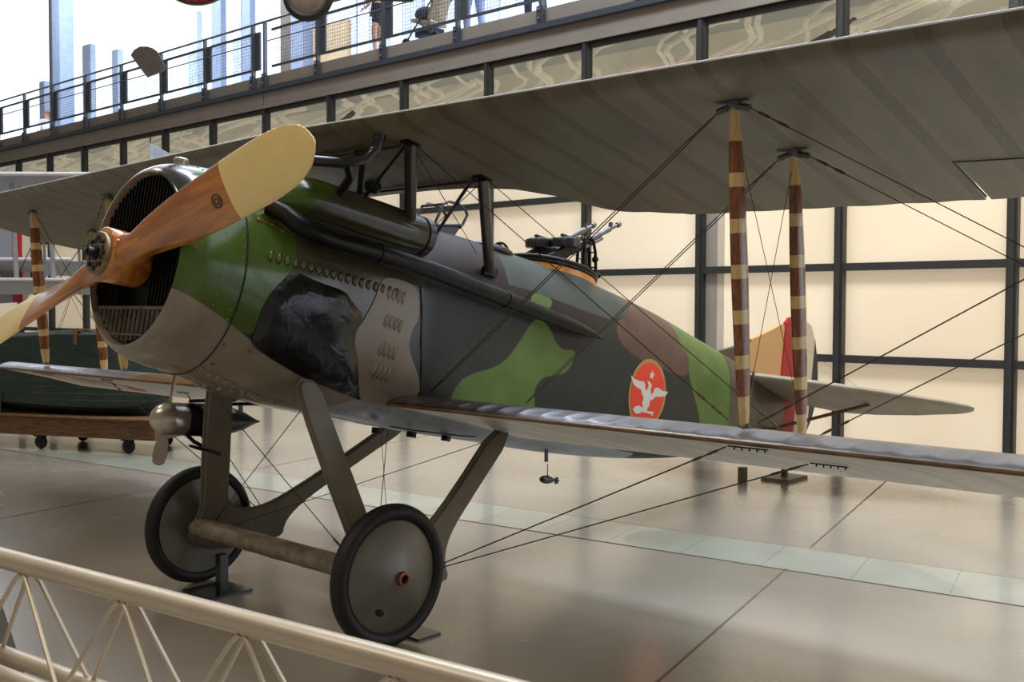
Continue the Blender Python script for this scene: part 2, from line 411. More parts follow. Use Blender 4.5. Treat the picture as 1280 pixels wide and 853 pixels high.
# emblem
def px2(zx,zy): # emblem sketch units -> (aft, up) metres
    return (2.875+(zx-390)*.00150,1.412-(zy-250)*.00078)
def ell(a,b,n=56): return [(2.875+a*math.cos(2*PI*i/n),1.222+b*math.sin(2*PI*i/n)) for i in range(n)]
M['gold']=mat('gold_paint',(176,136,70),.45); M['vermilion']=mat('vermilion_paint',(226,58,30),.42,var=.04); M['emblem_white']=mat('emblem_white',(214,206,192),.5,var=.03)
em=P(patch(ell(.268,.268),.003,.05),'emblem',M['gold'],None,True,60,'gold rimmed red oval emblem with winged figure and star')
P(patch(ell(.240,.240),.0045,.05),'emblem_field',M['vermilion'],em)
FIG=[(207,350),(245,378),(300,388),(335,383),(348,410),(360,470),(378,440),(382,410),(365,372),(385,372),(415,400),(405,450),(415,485),(425,490),(450,420),(480,412),(530,435),(588,430),(560,480),(500,500),(465,505),(440,540),(412,552),(415,600),(400,640),(395,655),(440,660),(467,650),(462,697),(440,682),(350,675),(345,690),(315,702),(290,695),(268,665),(280,640),(310,622),(345,628),(350,640),(355,630),(343,590),(350,540),(325,500),(318,468),(270,450),(240,430)]
P(patch([px2(*p) for p in FIG],.006,.05),'winged_figure',M['emblem_white'],em)
STAR=[(405,250),(412,285),(432,292),(418,308),(415,350),(402,325),(385,345),(390,308),(377,290),(398,288)]
P(patch([px2(*p) for p in STAR],.006,.05),'star',M['emblem_white'],em)
# ------------------------------------------------------------------ wings
def wing_fabric(name,rgb,tape,sp=.28,off=0.0,root=None):
    k=NT(name); y=k.xyz()['Y']; x=k.xyz()['X']
    f=k.math('FRACT',k.math('MULTIPLY',k.math('ADD',y,off+50*sp),1/sp)); d=k.math('ABSOLUTE',k.math('SUBTRACT',f,.5))
    tp=k.math('SUBTRACT',1.0,k.ss(d,.10,.13))
    nz=k.noise(3,4,k.scale((.6,2,1))); c=k.mix(k.ss(nz,.3,.7),lin([v*.92 for v in rgb]),lin([min(255,v*1.06) for v in rgb]))
    fine=k.noise(30,2,k.scale((.3,4,1)))
    c=k.mix(k.math('MULTIPLY',tp,k.math('MULTIPLY',k.ss(fine,.1,.6),.8)),c,lin(tape))
    if root:
        ab=k.math('ABSOLUTE',y); c=k.mix(k.ss(y,.5,.6),k.mix(k.ss(k.math('ADD',ab,k.math('MULTIPLY',nz,.5)),root[1],root[1]+.9),lin(root[0]),c),k.mix(k.ss(ab,1.45,1.5),lin((72,64,46)),k.mix(k.ss(k.math('ADD',ab,k.math('MULTIPLY',nz,.3)),2.5,2.6),lin((196,150,98)),c)))
    k.l(c,k.b.inputs['Base Color']); k.b.inputs['Roughness'].default_value=.4; k.b.inputs['Specular IOR Level'].default_value=.5
    k.bump(k.noise(120,2,k.scale((1,1,1))),.04)
    return k.m
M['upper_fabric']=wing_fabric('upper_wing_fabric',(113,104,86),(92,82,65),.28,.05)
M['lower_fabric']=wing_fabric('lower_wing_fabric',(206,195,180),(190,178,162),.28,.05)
M['lower_top']=wing_fabric('lower_wing_leading_fabric',(190,192,200),(178,180,190),.28,.05,root=((58,42,40),1.45))
for n_ in M['lower_top'].node_tree.nodes:
    if n_.type=='BSDF_PRINCIPLED': n_.inputs['Roughness'].default_value=.33; n_.inputs['Metallic'].default_value=.35
M['le_strip']=mat('leading_edge_strip',(104,74,40),.5,0,var=.4,nscale=9)
def interp(x,T):
    if x<=T[0][0]: return T[0][1]
    for a,b in zip(T,T[1:]):
        if x<=b[0]: return a[1]+(b[1]-a[1])*(x-a[0])/(b[0]-a[0])
    return T[-1][1]
SPAN=5.6
def uLE(v): return -.45+.03*abs(v)+ (max(0,abs(v)-5.1)**2*.5)
CUT=[(0,.47),(.35,.475),(.66,.505),(.91,.585),(1.117,.764),(1.192,.92),(1.243,1.02),(1.34,1.09),(1.53,1.14),(1.7,1.19)]
def uTE(v):
    a=abs(v); t=1.14+.042*a if a>1.7 else interp(a,CUT)+.02*(1 if a<1.2 else 0)
    if a>1.4: t-=.016*abs(math.sin(PI*(a-.05)/.28))**2*0+.0; t+=.014*(abs(math.cos(PI*(a+.05)/.28))-.6)
    if a>4.7: t-=.55*((a-4.7)/.9)**2.5
    return t
def wU(u): return 2.2446-.078*(u+.17)
def foil(xc):
    """(under, over) heights for chord fraction"""
    th=.085*(2.2*math.sqrt(max(xc,0))*(1-xc)**.9)*.62
    return -.012*math.sin(PI*min(1,xc*1.0))*(-1)*0, th
def wing_section(v,le,te,wfun,n=22,lo=.012,thick=.09):
    top=[];bot=[]
    for i in range(n+1):
        x=.5-.5*math.cos(PI*i/n); u=le+(te-le)*x; base=wfun(u,v)
        und=.030*max(0,1-x/.06)**1.6 if x<.06 else 0.0
        th=thick*(1.9*math.sqrt(x)*(1-x)**.8*.75)+.004
        bot.append((u,v,base+und)); top.append((u,v,base+max(th,und+.002 if i else und)))
    return bot+top[::-1][:-1]
def add_wing(vs,le,te,wfun,thick): 
    m=MB(); m.loft([wing_section(v,le(v),te(v),wfun,22,.0,thick) for v in vs]); return m
AIL0=3.29
def hinge(v): return .775+.085*(abs(v)-AIL0)
def uTEw(v):
    a=abs(v); return hinge(v)-.004 if AIL0<a<5.25 else uTE(v)
vs=[i*.035 for i in range(0,93)]+[AIL0-.012,AIL0+.001]+[AIL0+.03+i*.06 for i in range(33)]+[5.249,5.251]+[5.3,5.35,5.4,5.45,5.5,5.54,5.57,5.59,5.6]
vs=sorted(set([-v for v in vs]+vs))
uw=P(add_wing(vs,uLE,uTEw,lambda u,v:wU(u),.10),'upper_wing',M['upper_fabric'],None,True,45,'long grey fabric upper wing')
for s in(-1,1):
    av=[s*(AIL0+.012+i*.07) for i in range(28)]; av=[v for v in av if abs(v)<5.24]
    m=MB(); rings=[]
    for v in av:
        h=hinge(v)+.012; te=uTE(v); rg=[]
        for x in(0,.1,.4,.7,1.0): rg.append((h+(te-h)*x,v,wU(h+(te-h)*x)+.001))
        for x in(1.0,.7,.4,.1,0): rg.append((h+(te-h)*x,v,wU(h+(te-h)*x)+.006+.05*(1-x)))
        rings.append(rg)
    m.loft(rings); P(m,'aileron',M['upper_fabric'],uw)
    g=MB(); g.tube([(hinge(s*AIL0)+.003+(uTE(s*AIL0)-hinge(s*AIL0))*t,s*(AIL0+.002),wU(hinge(AIL0)+.5*t)-.001) for t in(0,.5,.9)],.005,6)
    g.tube([(hinge(v)+.004,v,wU(hinge(v))-.001) for v in av],.006,6); P(g,'aileron_gap',M['seam'],uw)
le_edge=MB(); le_edge.tube([(uLE(v)-.002,v,wU(uLE(v))+.034) for v in vs if abs(v)<5.3],.0045,6); P(le_edge,'wing_edge_tape',M['silver_edge'],uw)
# lower wings
def lLE(v): a=abs(v); return .12+.03*a+.16*math.exp(-max(0,a-.42)/.12)+max(0,a-4.9)**2*.5
def lTE(v):
    a=abs(v); t=1.46+.03*a+.012*(abs(math.cos(PI*(a+.05)/.28))-.6)
    if a>4.5: t-=.5*((a-4.5)/.9)**2.5
    return t
def lower_section(v):
    le,te=lLE(v),lTE(v); c=te-le; top=[];bot=[]; n=26; a=abs(v)
    lew=.872-.0045*max(0,a-.5); ph=((a+.03)/.14)%1; sag=.012*(4*ph*(1-ph))*(.8+.4*noise.noise((v*9,s*3,1)))
    for i in range(n+1):
        x=.5-.5*math.cos(PI*i/n); u=le+c*x; lin_=lew+(.775-lew)*x
        und=.016*math.sin(PI*x)
        bot.append((u,v,lin_+und*.5))
        y=.105*(2.6*math.sqrt(x)*(1-x)**.85*.55)+.003
        y=.082*min(1,(x/.14))**.55*(1-max(0,(x-.14)/.86)**1.7)+.003
        y-=sag*math.exp(-((x-.055)/.045)**2)
        top.append((u,v,lin_+max(y,und*.5+.003)))
    return bot+top[::-1][:-1]
for s in(-1,1):
    vv=[s*(.40+i*.01) for i in range(496)]
    vv=[v for v in vv if abs(v)<5.34]
    rs=[lower_section(v) for v in vv]
    m=MB(); m.loft(rs); lw=P(m,'lower_wing',M['lower_fabric'],None,True,50,'pale fabric lower wing with scalloped silver leading edge')
    # leading edge fabric skin (upper nose) as its own part
    m=MB(); n=26
    idx=[0]+[53-1-k for k in range(0,13)]
    nose=[[Vector(r[0])]+[Vector(r[len(r)-1-k]) for k in range(0,13)] for r in rs]
    m2=[[p+Vector((-.0025,0,.0025)) for p in r] for r in nose]
    m.loft(m2,False,False,False); P(m,'leading_edge_skin',M['lower_top'],lw,True,24)
    st=MB(); st.tube([Vector(r[0])+Vector((-.001,0,-.001)) for r in rs],.0085,8); P(st,'leading_edge_strip',M['le_strip'],lw)

# roundels under the outer lower wings
M['roundel_red']=mat('roundel_red',(176,60,60),.5); M['roundel_white']=mat('roundel_white',(206,200,190),.5); M['roundel_blue']=mat('roundel_blue',(70,84,112),.5)
for s in(-1,1):
    cu,cv=.86,4.42; par=None
    def under(u,v): 
        le,te=lLE(v),lTE(v); x=min(1,max(0,(u-le)/(te-le))); lew=.872-.0045*max(0,abs(v)-.5); return lew+(.775-lew)*x+.008*math.sin(PI*x)
    for nm,r0,r1,mt,dz in(('roundel',.34,.50,'roundel_red',.003),('roundel_band',.18,.34,'roundel_white',.003),('roundel_centre',.0,.18,'roundel_blue',.003)):
        m=MB(); rg=[]
        for r in np.linspace(r0,r1,5): rg.append([(cu+r*math.cos(2*PI*i/64),s*(cv+r*math.sin(2*PI*i/64)),under(cu+r*math.cos(2*PI*i/64),cv+r*math.sin(2*PI*i/64))-dz) for i in range(64)])
        m.loft(rg,False,False); o=P(m,nm,M[mt],par); par=par or o
# ------------------------------------------------------------------ interplane struts
def strut_mat():
    k=NT('striped_strut'); z=k.n('ShaderNodeAttribute',attribute_name='along').outputs['Fac']; y=k.xyz()['X']
    sl=k.math('ADD',z,k.math('MULTIPLY',y,0.0))
    f=k.math('FRACT',k.math('MULTIPLY',k.math('SUBTRACT',sl,.2095),1/.1393))
    b=k.math('SUBTRACT',1.0,k.ss(f,.30,.315))
    mid=k.math('MULTIPLY',k.ss(sl,.1,.105),k.math('SUBTRACT',1.0,k.ss(sl,.90,.905)))
    mid2=k.math('MULTIPLY',k.ss(sl,.19,.20),1.0)
    b=k.math('MULTIPLY',b,mid2)
    ends=k.math('SUBTRACT',1.0,k.math('MULTIPLY',k.ss(sl,.113,.116),k.math('SUBTRACT',1.0,k.ss(sl,.895,.898))))
    b=k.math('MAXIMUM',b,ends)
    g=k.noise(6,4,k.scale((14,14,1.2)),.6)
    wood=k.mix(k.ss(g,.3,.7),lin((104,52,22)),lin((150,84,38))); cream=k.mix(k.ss(g,.3,.7),lin((206,170,104)),lin((226,194,132)))
    k.l(k.mix(b,wood,cream),k.b.inputs['Base Color']); k.b.inputs['Roughness'].default_value=.25; k.b.inputs['Coat Weight'].default_value=.4
    return k.m
M['strut']=strut_mat()
M['fitting']=mat('strut_fitting',(92,90,88),.45,.6,var=.4,nscale=50)
S=2.695; S2=4.21
FT=(-.055,2.236); FB=(.285,.935); RT=(.49,2.194); RB=(.83,.915)
def up_pts(a): # strut ends at lateral station a
    d=.043*(a-2.7)
    return {'ft':(FT[0]+d,FT[1]),'rt':(RT[0]+d,RT[1]),'fb':(FB[0]+d*.8,FB[1]-.003*(a-2.7)),'rb':(RB[0]+d*.8,RB[1]-.003*(a-2.7))}
def strut(top,bot):
    top=Vector(top);bot=Vector(bot); m=MB(); rings=[]; N=20; L=(bot-top).length; t=(bot-top)/L; x=Vector((1,0,0)); x=(x-t*x.dot(t)).normalized(); y=t.cross(x); al=[]
    n=48
    for i in range(n+1):
        q=i/n; w=min(1,.42+.58*math.sin(PI*min(1,max(0,q)))**.55)
        if q<.02 or q>.98: w=.36
        p=top+t*(L*q)
        rings.append([p+x*(.052*w*math.cos(2*PI*j/N))+y*(.029*w*math.sin(2*PI*j/N)) for j in range(N)])
    m.loft(rings); return m,top,t,L
for s in(-1,1):
    S2=5.05 if s<0 else 4.21
    for a in(S,S2):
        e=up_pts(a)
        for c in('f','r'):
            T=(e[c+'t'][0],s*a,e[c+'t'][1]); B=(e[c+'b'][0],s*a,e[c+'b'][1]-.01)
            m,t0,tt,L=strut(T,B); o=P(m,'interplane_strut',M['strut'],None,True,50,'varnished wing strut wrapped with cream bands')
            me=o.data; me.attributes.new('along','FLOAT','POINT').data.foreach_set('value',[(v.co-t0).dot(tt)/L for v in me.vertices])
            fm=MB(); fm2=MB()
            fm.lathe([(0,.03),(.018,.026),(.03,.02)],(T[0],T[1],T[2]-.0),(0,0,-1),14); fm.box((T[0],T[1],T[2]+.004),(.07,.15,.008))
            for q in(-1,1): fm.tube([(T[0],T[1]+q*.02,T[2]-.015),(T[0],T[1]+q*.075,T[2]-.03)],.014,8)
            fm2.lathe([(0,.03),(.02,.022)],(B[0],B[1],B[2]+.002),(0,0,1),14)
            P(fm,'strut_fitting',M['fitting'],o); P(fm2,'strut_fitting',M['fitting'],o)
# cabane struts
CT={}
for s in(-1,1):
    for nm,T,B in(('f',(-.15,s*.83,2.243),(.30,s*.40,1.90)),('r',(.395,s*.85,2.2),(.99,s*.415,1.79))):
        m=MB(); T=Vector(T);B=Vector(B); t=(B-T).normalized(); x=Vector((1,0,0));x=(x-t*x.dot(t)).normalized(); y=t.cross(x)
        m.loft([[p+x*(.036*math.cos(2*PI*j/16))+y*(.027*math.sin(2*PI*j/16)) for j in range(16)] for p in(T,T.lerp(B,.5),B)])
        cs=P(m,'cabane_strut',M['dark_brown'],None,True,50,'dark strut between fuselage and upper wing'); CT[nm,s]=T
        f=MB(); f.box(T+Vector((0,0,.0)),(.09,.07,.02)); f.box(B,(.12,.03,.05)); PS(f,'strut_fitting',M['black_metal'],cs)
    # thin inner braces
    for T,B in(((-.16,s*.80,2.235),(.02,s*.22,1.96)),((.37,s*.80,2.2),(.72,s*.18,2.0))):
        m=MB(); m.tube([T,B],.011,8); P(m,'cabane_brace',M['black_paint'])
sp=MB()
for u in(-.15,.40): sp.tube([(u,-.85,wU(u)-.012),(u,.85,wU(u)-.012)],.008,6)
PS(sp,'wing_cross_wire',M['wire'])
# coolant pipes under the centre wing
pp=MB()
pp.tube([(-.285,-.735,2.262),(-.28,-.72,2.19),(-.32,-.69,2.12),(-.42,-.64,2.075),(-.54,-.59,2.055),(-.66,-.52,2.04),(-.76,-.40,2.02),(-.80,-.2,2.0)],.028,12)
pp.tube([(-.40,-.65,2.08),(-.33,-.60,2.03),(-.30,-.50,1.97),(-.28,-.42,1.93)],.026,12)
pp.tube([(-.285,-.735,2.262),(-.283,-.728,2.225)],.036,12)
P(pp,'coolant_pipe',M['black_paint'],None,True,60,'black coolant pipe from engine to upper wing')
p3=MB(); p3.tube([(-.116,-.40,2.24),(-.11,-.40,2.16),(-.07,-.36,2.05),(-.04,-.33,1.98)],.018,10); p3.lathe([(0,.05),(.03,.045),(.035,.03)],(-.116,-.40,2.245),(0,0,-1),12); P(p3,'fuel_pipe',M['black_metal'])
p4=MB(); p4.lathe([(0,.055),(.03,.05),(.06,.03)],(.317,.016,2.21),(0,0,-1),12); p4.lathe([(0,.05),(.05,.045)],(-.15,.35,2.235),(0,0,-1),12); PS(p4,'wing_fitting',M['black_metal'])
# ------------------------------------------------------------------ bracing wires
def wire(a,b,r=.0042,twin=0,end=None,nm='bracing_wire'):
    r*=.62
    a=Vector(a);b=Vector(b); m=MB(); d=(b-a).normalized(); side=d.cross(Vector((0,0,1))).normalized()*.008
    for k in ((-1,1) if twin else (0,)):
        m.tube([a,a.lerp(b,.08)+side*k,a.lerp(b,.92)+side*k,b],r,6)
    o=P(m,nm,M['wire'],None,True,60)
    if end:
        e=MB()
        for q in end:
            p=a if q==0 else b; dd=d if q==0 else -d
            e.lathe([(.04,.003),(.05,.006),(.09,.0065),(.10,.0035),(.13,.0035),(.14,.0065),(.18,.006),(.19,.003)],p,dd,8)
        PS(e,'turnbuckle',M['rope_end'],o)
    return o
for s in(-1,1):
    S2=5.05 if s<0 else 4.21
    e=up_pts(S); e2=up_pts(S2)
    pt=lambda d,k,a,dz=0: (d[k][0],s*a,d[k][1]+dz)
    wire((.56,s*.45,.965),pt(e,'ft',S-.07,-.03),.0045,1,(0,1))
    wire((1.46,s*.43,1.0),pt(e,'rt',S-.07,-.03),.0045,1,(0,1))
    wire(CT['f',s]+Vector((.02,s*.02,-.01)),pt(e,'fb',S-.08,.02),.004,0,(1,))
    wire(CT['r',s]+Vector((.02,s*.02,-.01)),pt(e,'rb',S-.08,.02),.004,0,(1,))
    wire(pt(e,'ft',S,-.05),pt(e,'rb',S,.05),.0028,0,(1,)); wire(pt(e,'rt',S,-.05),pt(e,'fb',S,.05),.0028,0,(1,))
    wire(pt(e2,'ft',S2,-.05),pt(e2,'rb',S2,.05),.0028,0,(1,)); wire(pt(e2,'rt',S2,-.05),pt(e2,'fb',S2,.05),.0028,0,(1,))
    for c in('f','r'):
        wire(pt(e,c+'t',S+.075,-.03),pt(e2,c+'b',S2-.05,.02),.0036,0,(0,)); wire(pt(e,c+'b',S+.06,.02),pt(e2,c+'t',S2-.06,-.03),.0045,0,(0,))
    # chassis to wing
    wire((.50,s*.79,.03),(.17,s*2.68,.838),.0055,0,(1,)); wire((.50,s*.79,.01),(.86,s*2.72,.812),.0055,0,(1,))
    ft=MB()
    for u,v,w in((.17,2.68,.838),(.86,2.72,.812)):
        for q in range(5): ft.lathe([(0,.003),(.014,.004),(.016,.001)],(u+.02,s*(v+.03+.035*q),w+.008),(0,0,-1),8)
        ft.box((u+.02,s*(v+.09),w+.006),(.012,.18,.006))
    PS(ft,'wing_lug_bolt',M['black_metal'])
    wire(CT['f',s],(.86,s*.41,1.88),.004); wire(CT['r',s]+Vector((0,0,-.02)),(.45,s*.40,1.93),.004)
# landing gear bracing
wire((-.30,.42,.80),(-.05,-.70,.03),.0042,0,(1,)); wire((-.24,-.40,.86),(-.02,.70,.03),.0042,0,(1,))
wire((1.05,.42,.72),(.10,-.70,.02),.0042); wire((1.18,-.42,.74),(.12,.70,.02),.0042,0)
wire((.62,.0,.74),(.62,-.15,.25),.003)
# ------------------------------------------------------------------ landing gear
LEG=[(-.37,.95),(-.345,.80),(-.23,.45),(-.135,.20),(-.105,.10),(-.125,.0),(-.115,-.075),(-.04,-.125),(.06,-.145),(.20,-.142),(.36,-.11),(.50,-.07),(.57,-.045),(.555,.03),(.575,.10),(.63,.18),(.74,.29),(1.36,.82),(1.17,.84),(.676,.402),(.46,.232),(.36,.17),(.27,.14),(.19,.13),(.12,.143),(.07,.175),(.04,.225),(.0,.35),(-.13,.70),(-.215,.95)]
def leg_y(w): return .79-.38*(w+.05)/.98
for s in(-1,1):
    bm=bmesh.new(); vv=[bm.verts.new((u,s*leg_y(w),w)) for u,w in smooth_poly(LEG,1)]; bm.faces.new(vv)
    r=bmesh.ops.extrude_face_region(bm,geom=bm.faces[:]); nv=[g for g in r['geom'] if isinstance(g,bmesh.types.BMVert)]
    for v in bm.verts: v.co.y-=s*.026
    for v in nv: v.co.y+=s*.052
    bmesh.ops.recalc_face_normals(bm,faces=bm.faces)
    bmesh.ops.bevel(bm,geom=[e for e in bm.edges if all(len(f.verts)>6 or len(f.verts)==4 for f in e.link_faces) and any(len(f.verts)>6 for f in e.link_faces)],offset=.018,segments=3,affect='EDGES',clamp_overlap=True)
    me=bpy.data.meshes.new('landing_gear_leg'); bm.to_mesh(me); bm.free(); me.polygons.foreach_set('use_smooth',[True]*len(me.polygons)); me.set_sharp_from_angle(angle=math.radians(50))
    lg=link(me,'landing_gear_leg',M['gear_paint'],plane); lg['label']='forked landing gear leg, '+('nearer wheel side' if s<0 else 'farther wheel side')
    h=MB(); h.lathe([(-.03,.045),(.03,.045)],(.15,s*leg_y(.0),.02),(0,1,0),20); P(h,'leg_opening',M['slot'],lg)
ax=MB(); ax.tube([(.02,-.93,0),(.02,.93,0)],.022,14); AX=P(ax,'axle',M['dark_steel'])
fr=MB(); rings=[]
for i in range(31):
    v=-.74+1.48*i/30; rings.append([(-.07+.088*math.cos(2*PI*k/28)*(1+.04*noise.noise(Vector((v*4,k*.4,0)))),v,-.0+.056*math.sin(2*PI*k/28)*(1+.08*noise.noise(Vector((v*5,k*.5,2))))) for k in range(28)])
fr.loft(rings); P(fr,'axle_fairing',M['wrapped_fabric'],AX,True,60,'fabric wrapped axle fairing')
bu=MB(); bu.tube([(.25,-.76,-.02),(.25,.76,-.02)],.012,8); bu.tube([(.33,-.74,-.05),(.33,.74,-.05)],.008,8); PS(bu,'spreader_cable',M['wire'],AX)
M['disc']=None
k=NT('wheel_cover'); nz=k.noise(4,4); a=k.n('ShaderNodeVectorMath',operation='MULTIPLY')
k.l(k.mix(k.ss(nz,.3,.7),lin((104,100,90)),lin((126,122,110))),k.b.inputs['Base Color']); k.b.inputs['Roughness'].default_value=.36; k.b.inputs['Metallic'].default_value=.25; k.bump(k.noise(5,2),.08,.02); M['disc']=k.m
for s in(-1,1):
    c=(.02,s*.906,0)
    # tire: rounded section
    t=MB(); rings=[]
    for i in range(73):
        a_=2*PI*i/72; rg=[]
        for q in range(20):
            b_=2*PI*q/20; rr=.326+.042*math.cos(b_); yy=.046*math.sin(b_)
            rg.append((c[0]+rr*math.cos(a_),c[1]+yy,c[2]+rr*math.sin(a_)))
        rings.append(rg)
    t.loft(rings,False,False); wt=P(t,'wheel',M['rubber'],None,True,60,'landing wheel with black tyre and grey fabric disc, '+('nearer' if s<0 else 'farther'))
    d=MB(); d.lathe([(-.035,.296),(.0,.296),(.02,.294),(.024,.284),(.030,.274),(.06,.15),(.092,.048),(.094,.0)],c,(0,s,0),72,False); d.lathe([(-.035,.296),(-.06,.05),(-.065,.0)],c,(0,s,0),48,False)
    P(d,'wheel_disc',M['disc'],wt,True,25)
    h=MB(); h.lathe([(.085,.036),(.118,.036),(.120,.032),(.120,.024),(.09,.022)],c,(0,s,0),28,False); P(h,'hub_ring',M['copper'],wt)
    h2=MB(); h2.lathe([(.098,.0),(.099,.023)],c,(0,s,0),20,False); hc=P(h2,'hub_hole',M['slot'],wt)
    rim=MB(); rim.torus((c[0],c[1]+s*.022,c[2]),(0,1,0),.290,.006,64,8); P(rim,'rim_bead',M['black_metal'],wt)
    if s<0:
        vp=Vector((.02-.075,0,-.165)); rr=vp-Vector((.02,0,0)); R0_=math.sqrt(rr.x**2+rr.z**2)
        vh=MB(); vh.sphere((c[0]-.075,c[1]-(.024+.006+(.262-.19)*.27*.5+.008),c[2]-.17),1,20,10,(.034,.006,.026),Matrix.Rotation(.5,3,'Y')); P(vh,'valve_hole',M['slot'],wt)
# ------------------------------------------------------------------ propeller
k=NT('propeller_wood'); mp=k.n('ShaderNodeMapping'); k.l(k.obj(),mp.inputs['Vector']); mp.inputs['Rotation'].default_value=(math.radians(16),0,0); mp2=k.n('ShaderNodeMapping'); k.l(mp.outputs[0],mp2.inputs['Vector']); mp2.inputs['Scale'].default_value=(6,.55,9); g1=k.noise(3,3,mp2.outputs[0],.35); g2=k.noise(7,2,mp2.outputs[0],.2)
c_=k.mix(k.ss(g1,.3,.7),lin((164,94,34)),lin((214,138,58))); c_=k.mix(k.math('MULTIPLY',k.ss(g2,.52,.64),.4),c_,lin((132,70,26)))
k.l(c_,k.b.inputs['Base Color']); k.b.inputs['Roughness'].default_value=.22; k.b.inputs['Coat Weight'].default_value=.7; k.b.inputs['Coat Roughness'].default_value=.06; M['prop']=k.m
M['cream']=mat('cream_tip',(246,216,142),.28,0,var=.04,nscale=3,coat=.4)
HU=Vector((-1.215,0,1.425)); PR=math.radians(16.4); RT_=1.50
def prop_ring(sg,q,grow=0,N=36):
    sp_=Vector((0,-math.cos(PR),math.sin(PR))); p=Vector((0,math.sin(PR),math.cos(PR)))
    T=[(0,.19,.19,90),(.08,.19,.185,88),(.14,.165,.15,80),(.22,.15,.125,68),(.35,.185,.10,52),(.55,.225,.075,38),(.8,.255,.055,29),(1.05,.27,.04,24),(1.25,.275,.03,21),(1.40,.25,.024,19),(1.49,.18,.018,18),(1.53,.10,.012,18),(1.55,.02,.006,18)]
    ch,th,be=[interp(q,[(a[0],a[i]) for a in T]) for i in(1,2,3)]
    be=math.radians(be); chord=Vector((-math.sin(be),0,0))+p*math.cos(be); nrm=Vector((-math.cos(be),0,0))-p*math.sin(be)
    # chord flips consistently for both blades
    if sg<0: chord=Vector((-math.sin(be),0,0))-p*math.cos(be); nrm=Vector((-math.cos(be),0,0))+p*math.sin(be)
    ctr=HU+sp_*(sg*q)
    e=2.0+2.2*max(0,1-q/.2); out=[]
    for i in range(N):
        a=2*PI*i/N; c,s_=math.cos(a),math.sin(a)
        out.append(ctr+chord*((ch/2+grow)*math.copysign(abs(c)**(2/e),c))+nrm*((th/2+grow)*math.copysign(abs(s_)**(2/e),s_))*sg)
    return out
qs=[0,.03,.06,.09,.12,.15,.18,.22,.26,.3,.35,.4,.46,.55,.65,.75,.85,.91,.965,1.05,1.12,1.2,1.27,1.33,1.38,1.42,1.45,1.475,1.495,1.51,1.525,1.536,1.543,1.547,1.55]
m=MB(); m.loft([prop_ring(-1,q) for q in qs[::-1]]); m.loft([prop_ring(1,q) for q in qs])
# boss drum
m.lathe([(-.095,.13),(-.09,.135),(.10,.135),(.12,.12)],HU,(1,0,0),40)
PRO=P(m,'propeller',M['prop'],None,True,50,'varnished wooden propeller with cream tips')
for sg in(-1,1):
    m=MB(); m.loft([prop_ring(sg,q,.0022) for q in qs if q>=.965]); P(m,'blade_tip',M['cream'],PRO,True,60,'cream painted blade tip')
hp=MB(); hp.lathe([(-.118,.104),(-.112,.108),(-.09,.108)],HU,(1,0,0),40); HP=P(hp,'hub_plate',mat('hub_steel',(136,114,88),.4,.6,var=.3,nscale=20),PRO)
m=MB(); m2=MB()
for i in range(8):
    a=2*PI*i/8; c=HU+Vector((-.118,.078*math.cos(a),.078*math.sin(a))); m.lathe([(0,.013),(-.007,.012),(-.009,.006)],c,(1,0,0),6)
    a+=PI/8; c=HU+Vector((-.1185,.064*math.cos(a),.064*math.sin(a))); m2.lathe([(0,.014),(-.002,.013)],c,(1,0,0),14)
m.lathe([(0,.036),(-.016,.034),(-.018,.025),(-.045,.023),(-.047,.013),(-.03,.011)],HU+Vector((-.118,0,0)),(1,0,0),20)
PS(m,'hub_bolt',M['dark_steel'],PRO); PS(m2,'hub_hole',M['slot'],PRO)
dc=MB()
R0=prop_ring(1,.88); ctr=sum(R0,Vector())/len(R0); f0=ctr+Vector((-math.cos(math.radians(26.5)),0,0))*.0; 
p_=Vector((0,math.sin(PR),math.cos(PR))); be=math.radians(26.5); nr=Vector((-math.cos(be),0,0))-p_*math.sin(be); chd=Vector((-math.sin(be),0,0))+p_*math.cos(be)
for r_ in(.030,.014): dc.torus(ctr+nr*.026-chd*.015,nr,r_,.0035,28,6)
PS(dc,'maker_stamp',M['dark_brown'],PRO,True,60,'small round stamp ring on the blade')
# ------------------------------------------------------------------ wind driven generator
GV=.72
g=MB(); g.lathe([(-.53,.086),(-.51,.095),(-.40,.1),(-.30,.102),(-.2,.1),(-.1,.085),(0,.058),(.06,.03),(.10,.012),(.125,.005)],(.10,GV,.674),(1,0,.065),32)
GEN=P(g,'wind_generator',M['black_paint'],None,True,50,'black streamlined generator pod with small metal propeller')
g=MB(); g.lathe([(-.625,.008),(-.62,.028),(-.60,.058),(-.575,.08),(-.54,.096),(-.515,.101),(-.505,.101),(-.495,.099),(-.42,.1),(-.41,.096)],(.10,GV,.674),(1,0,.065),36); SPN=P(g,'spinner',M['aluminium'],GEN)
for sg in(-1,1):
    m=MB(); rings=[]
    for q,ch,tw in((.10,.05,60),(.13,.075,55),(.17,.085,50),(.22,.085,45),(.26,.07,42),(.275,.04,42),(.278,.006,42)):
        t_=math.radians(tw)*(1); c=Vector((-.42,GV,.64))+Vector((.05,0,1)).normalized()*q*sg
        cd=Vector((math.cos(t_),math.sin(t_)*sg,0)); nn=Vector((-math.sin(t_)*sg,math.cos(t_),0))
        rings.append([c+cd*(ch/2*math.cos(2*PI*i/14))+nn*(.007*math.sin(2*PI*i/14)) for i in range(14)])
    m.loft(rings); P(m,'generator_blade',mat('generator_blade',(176,160,148),.35,.6,var=.1),GEN)
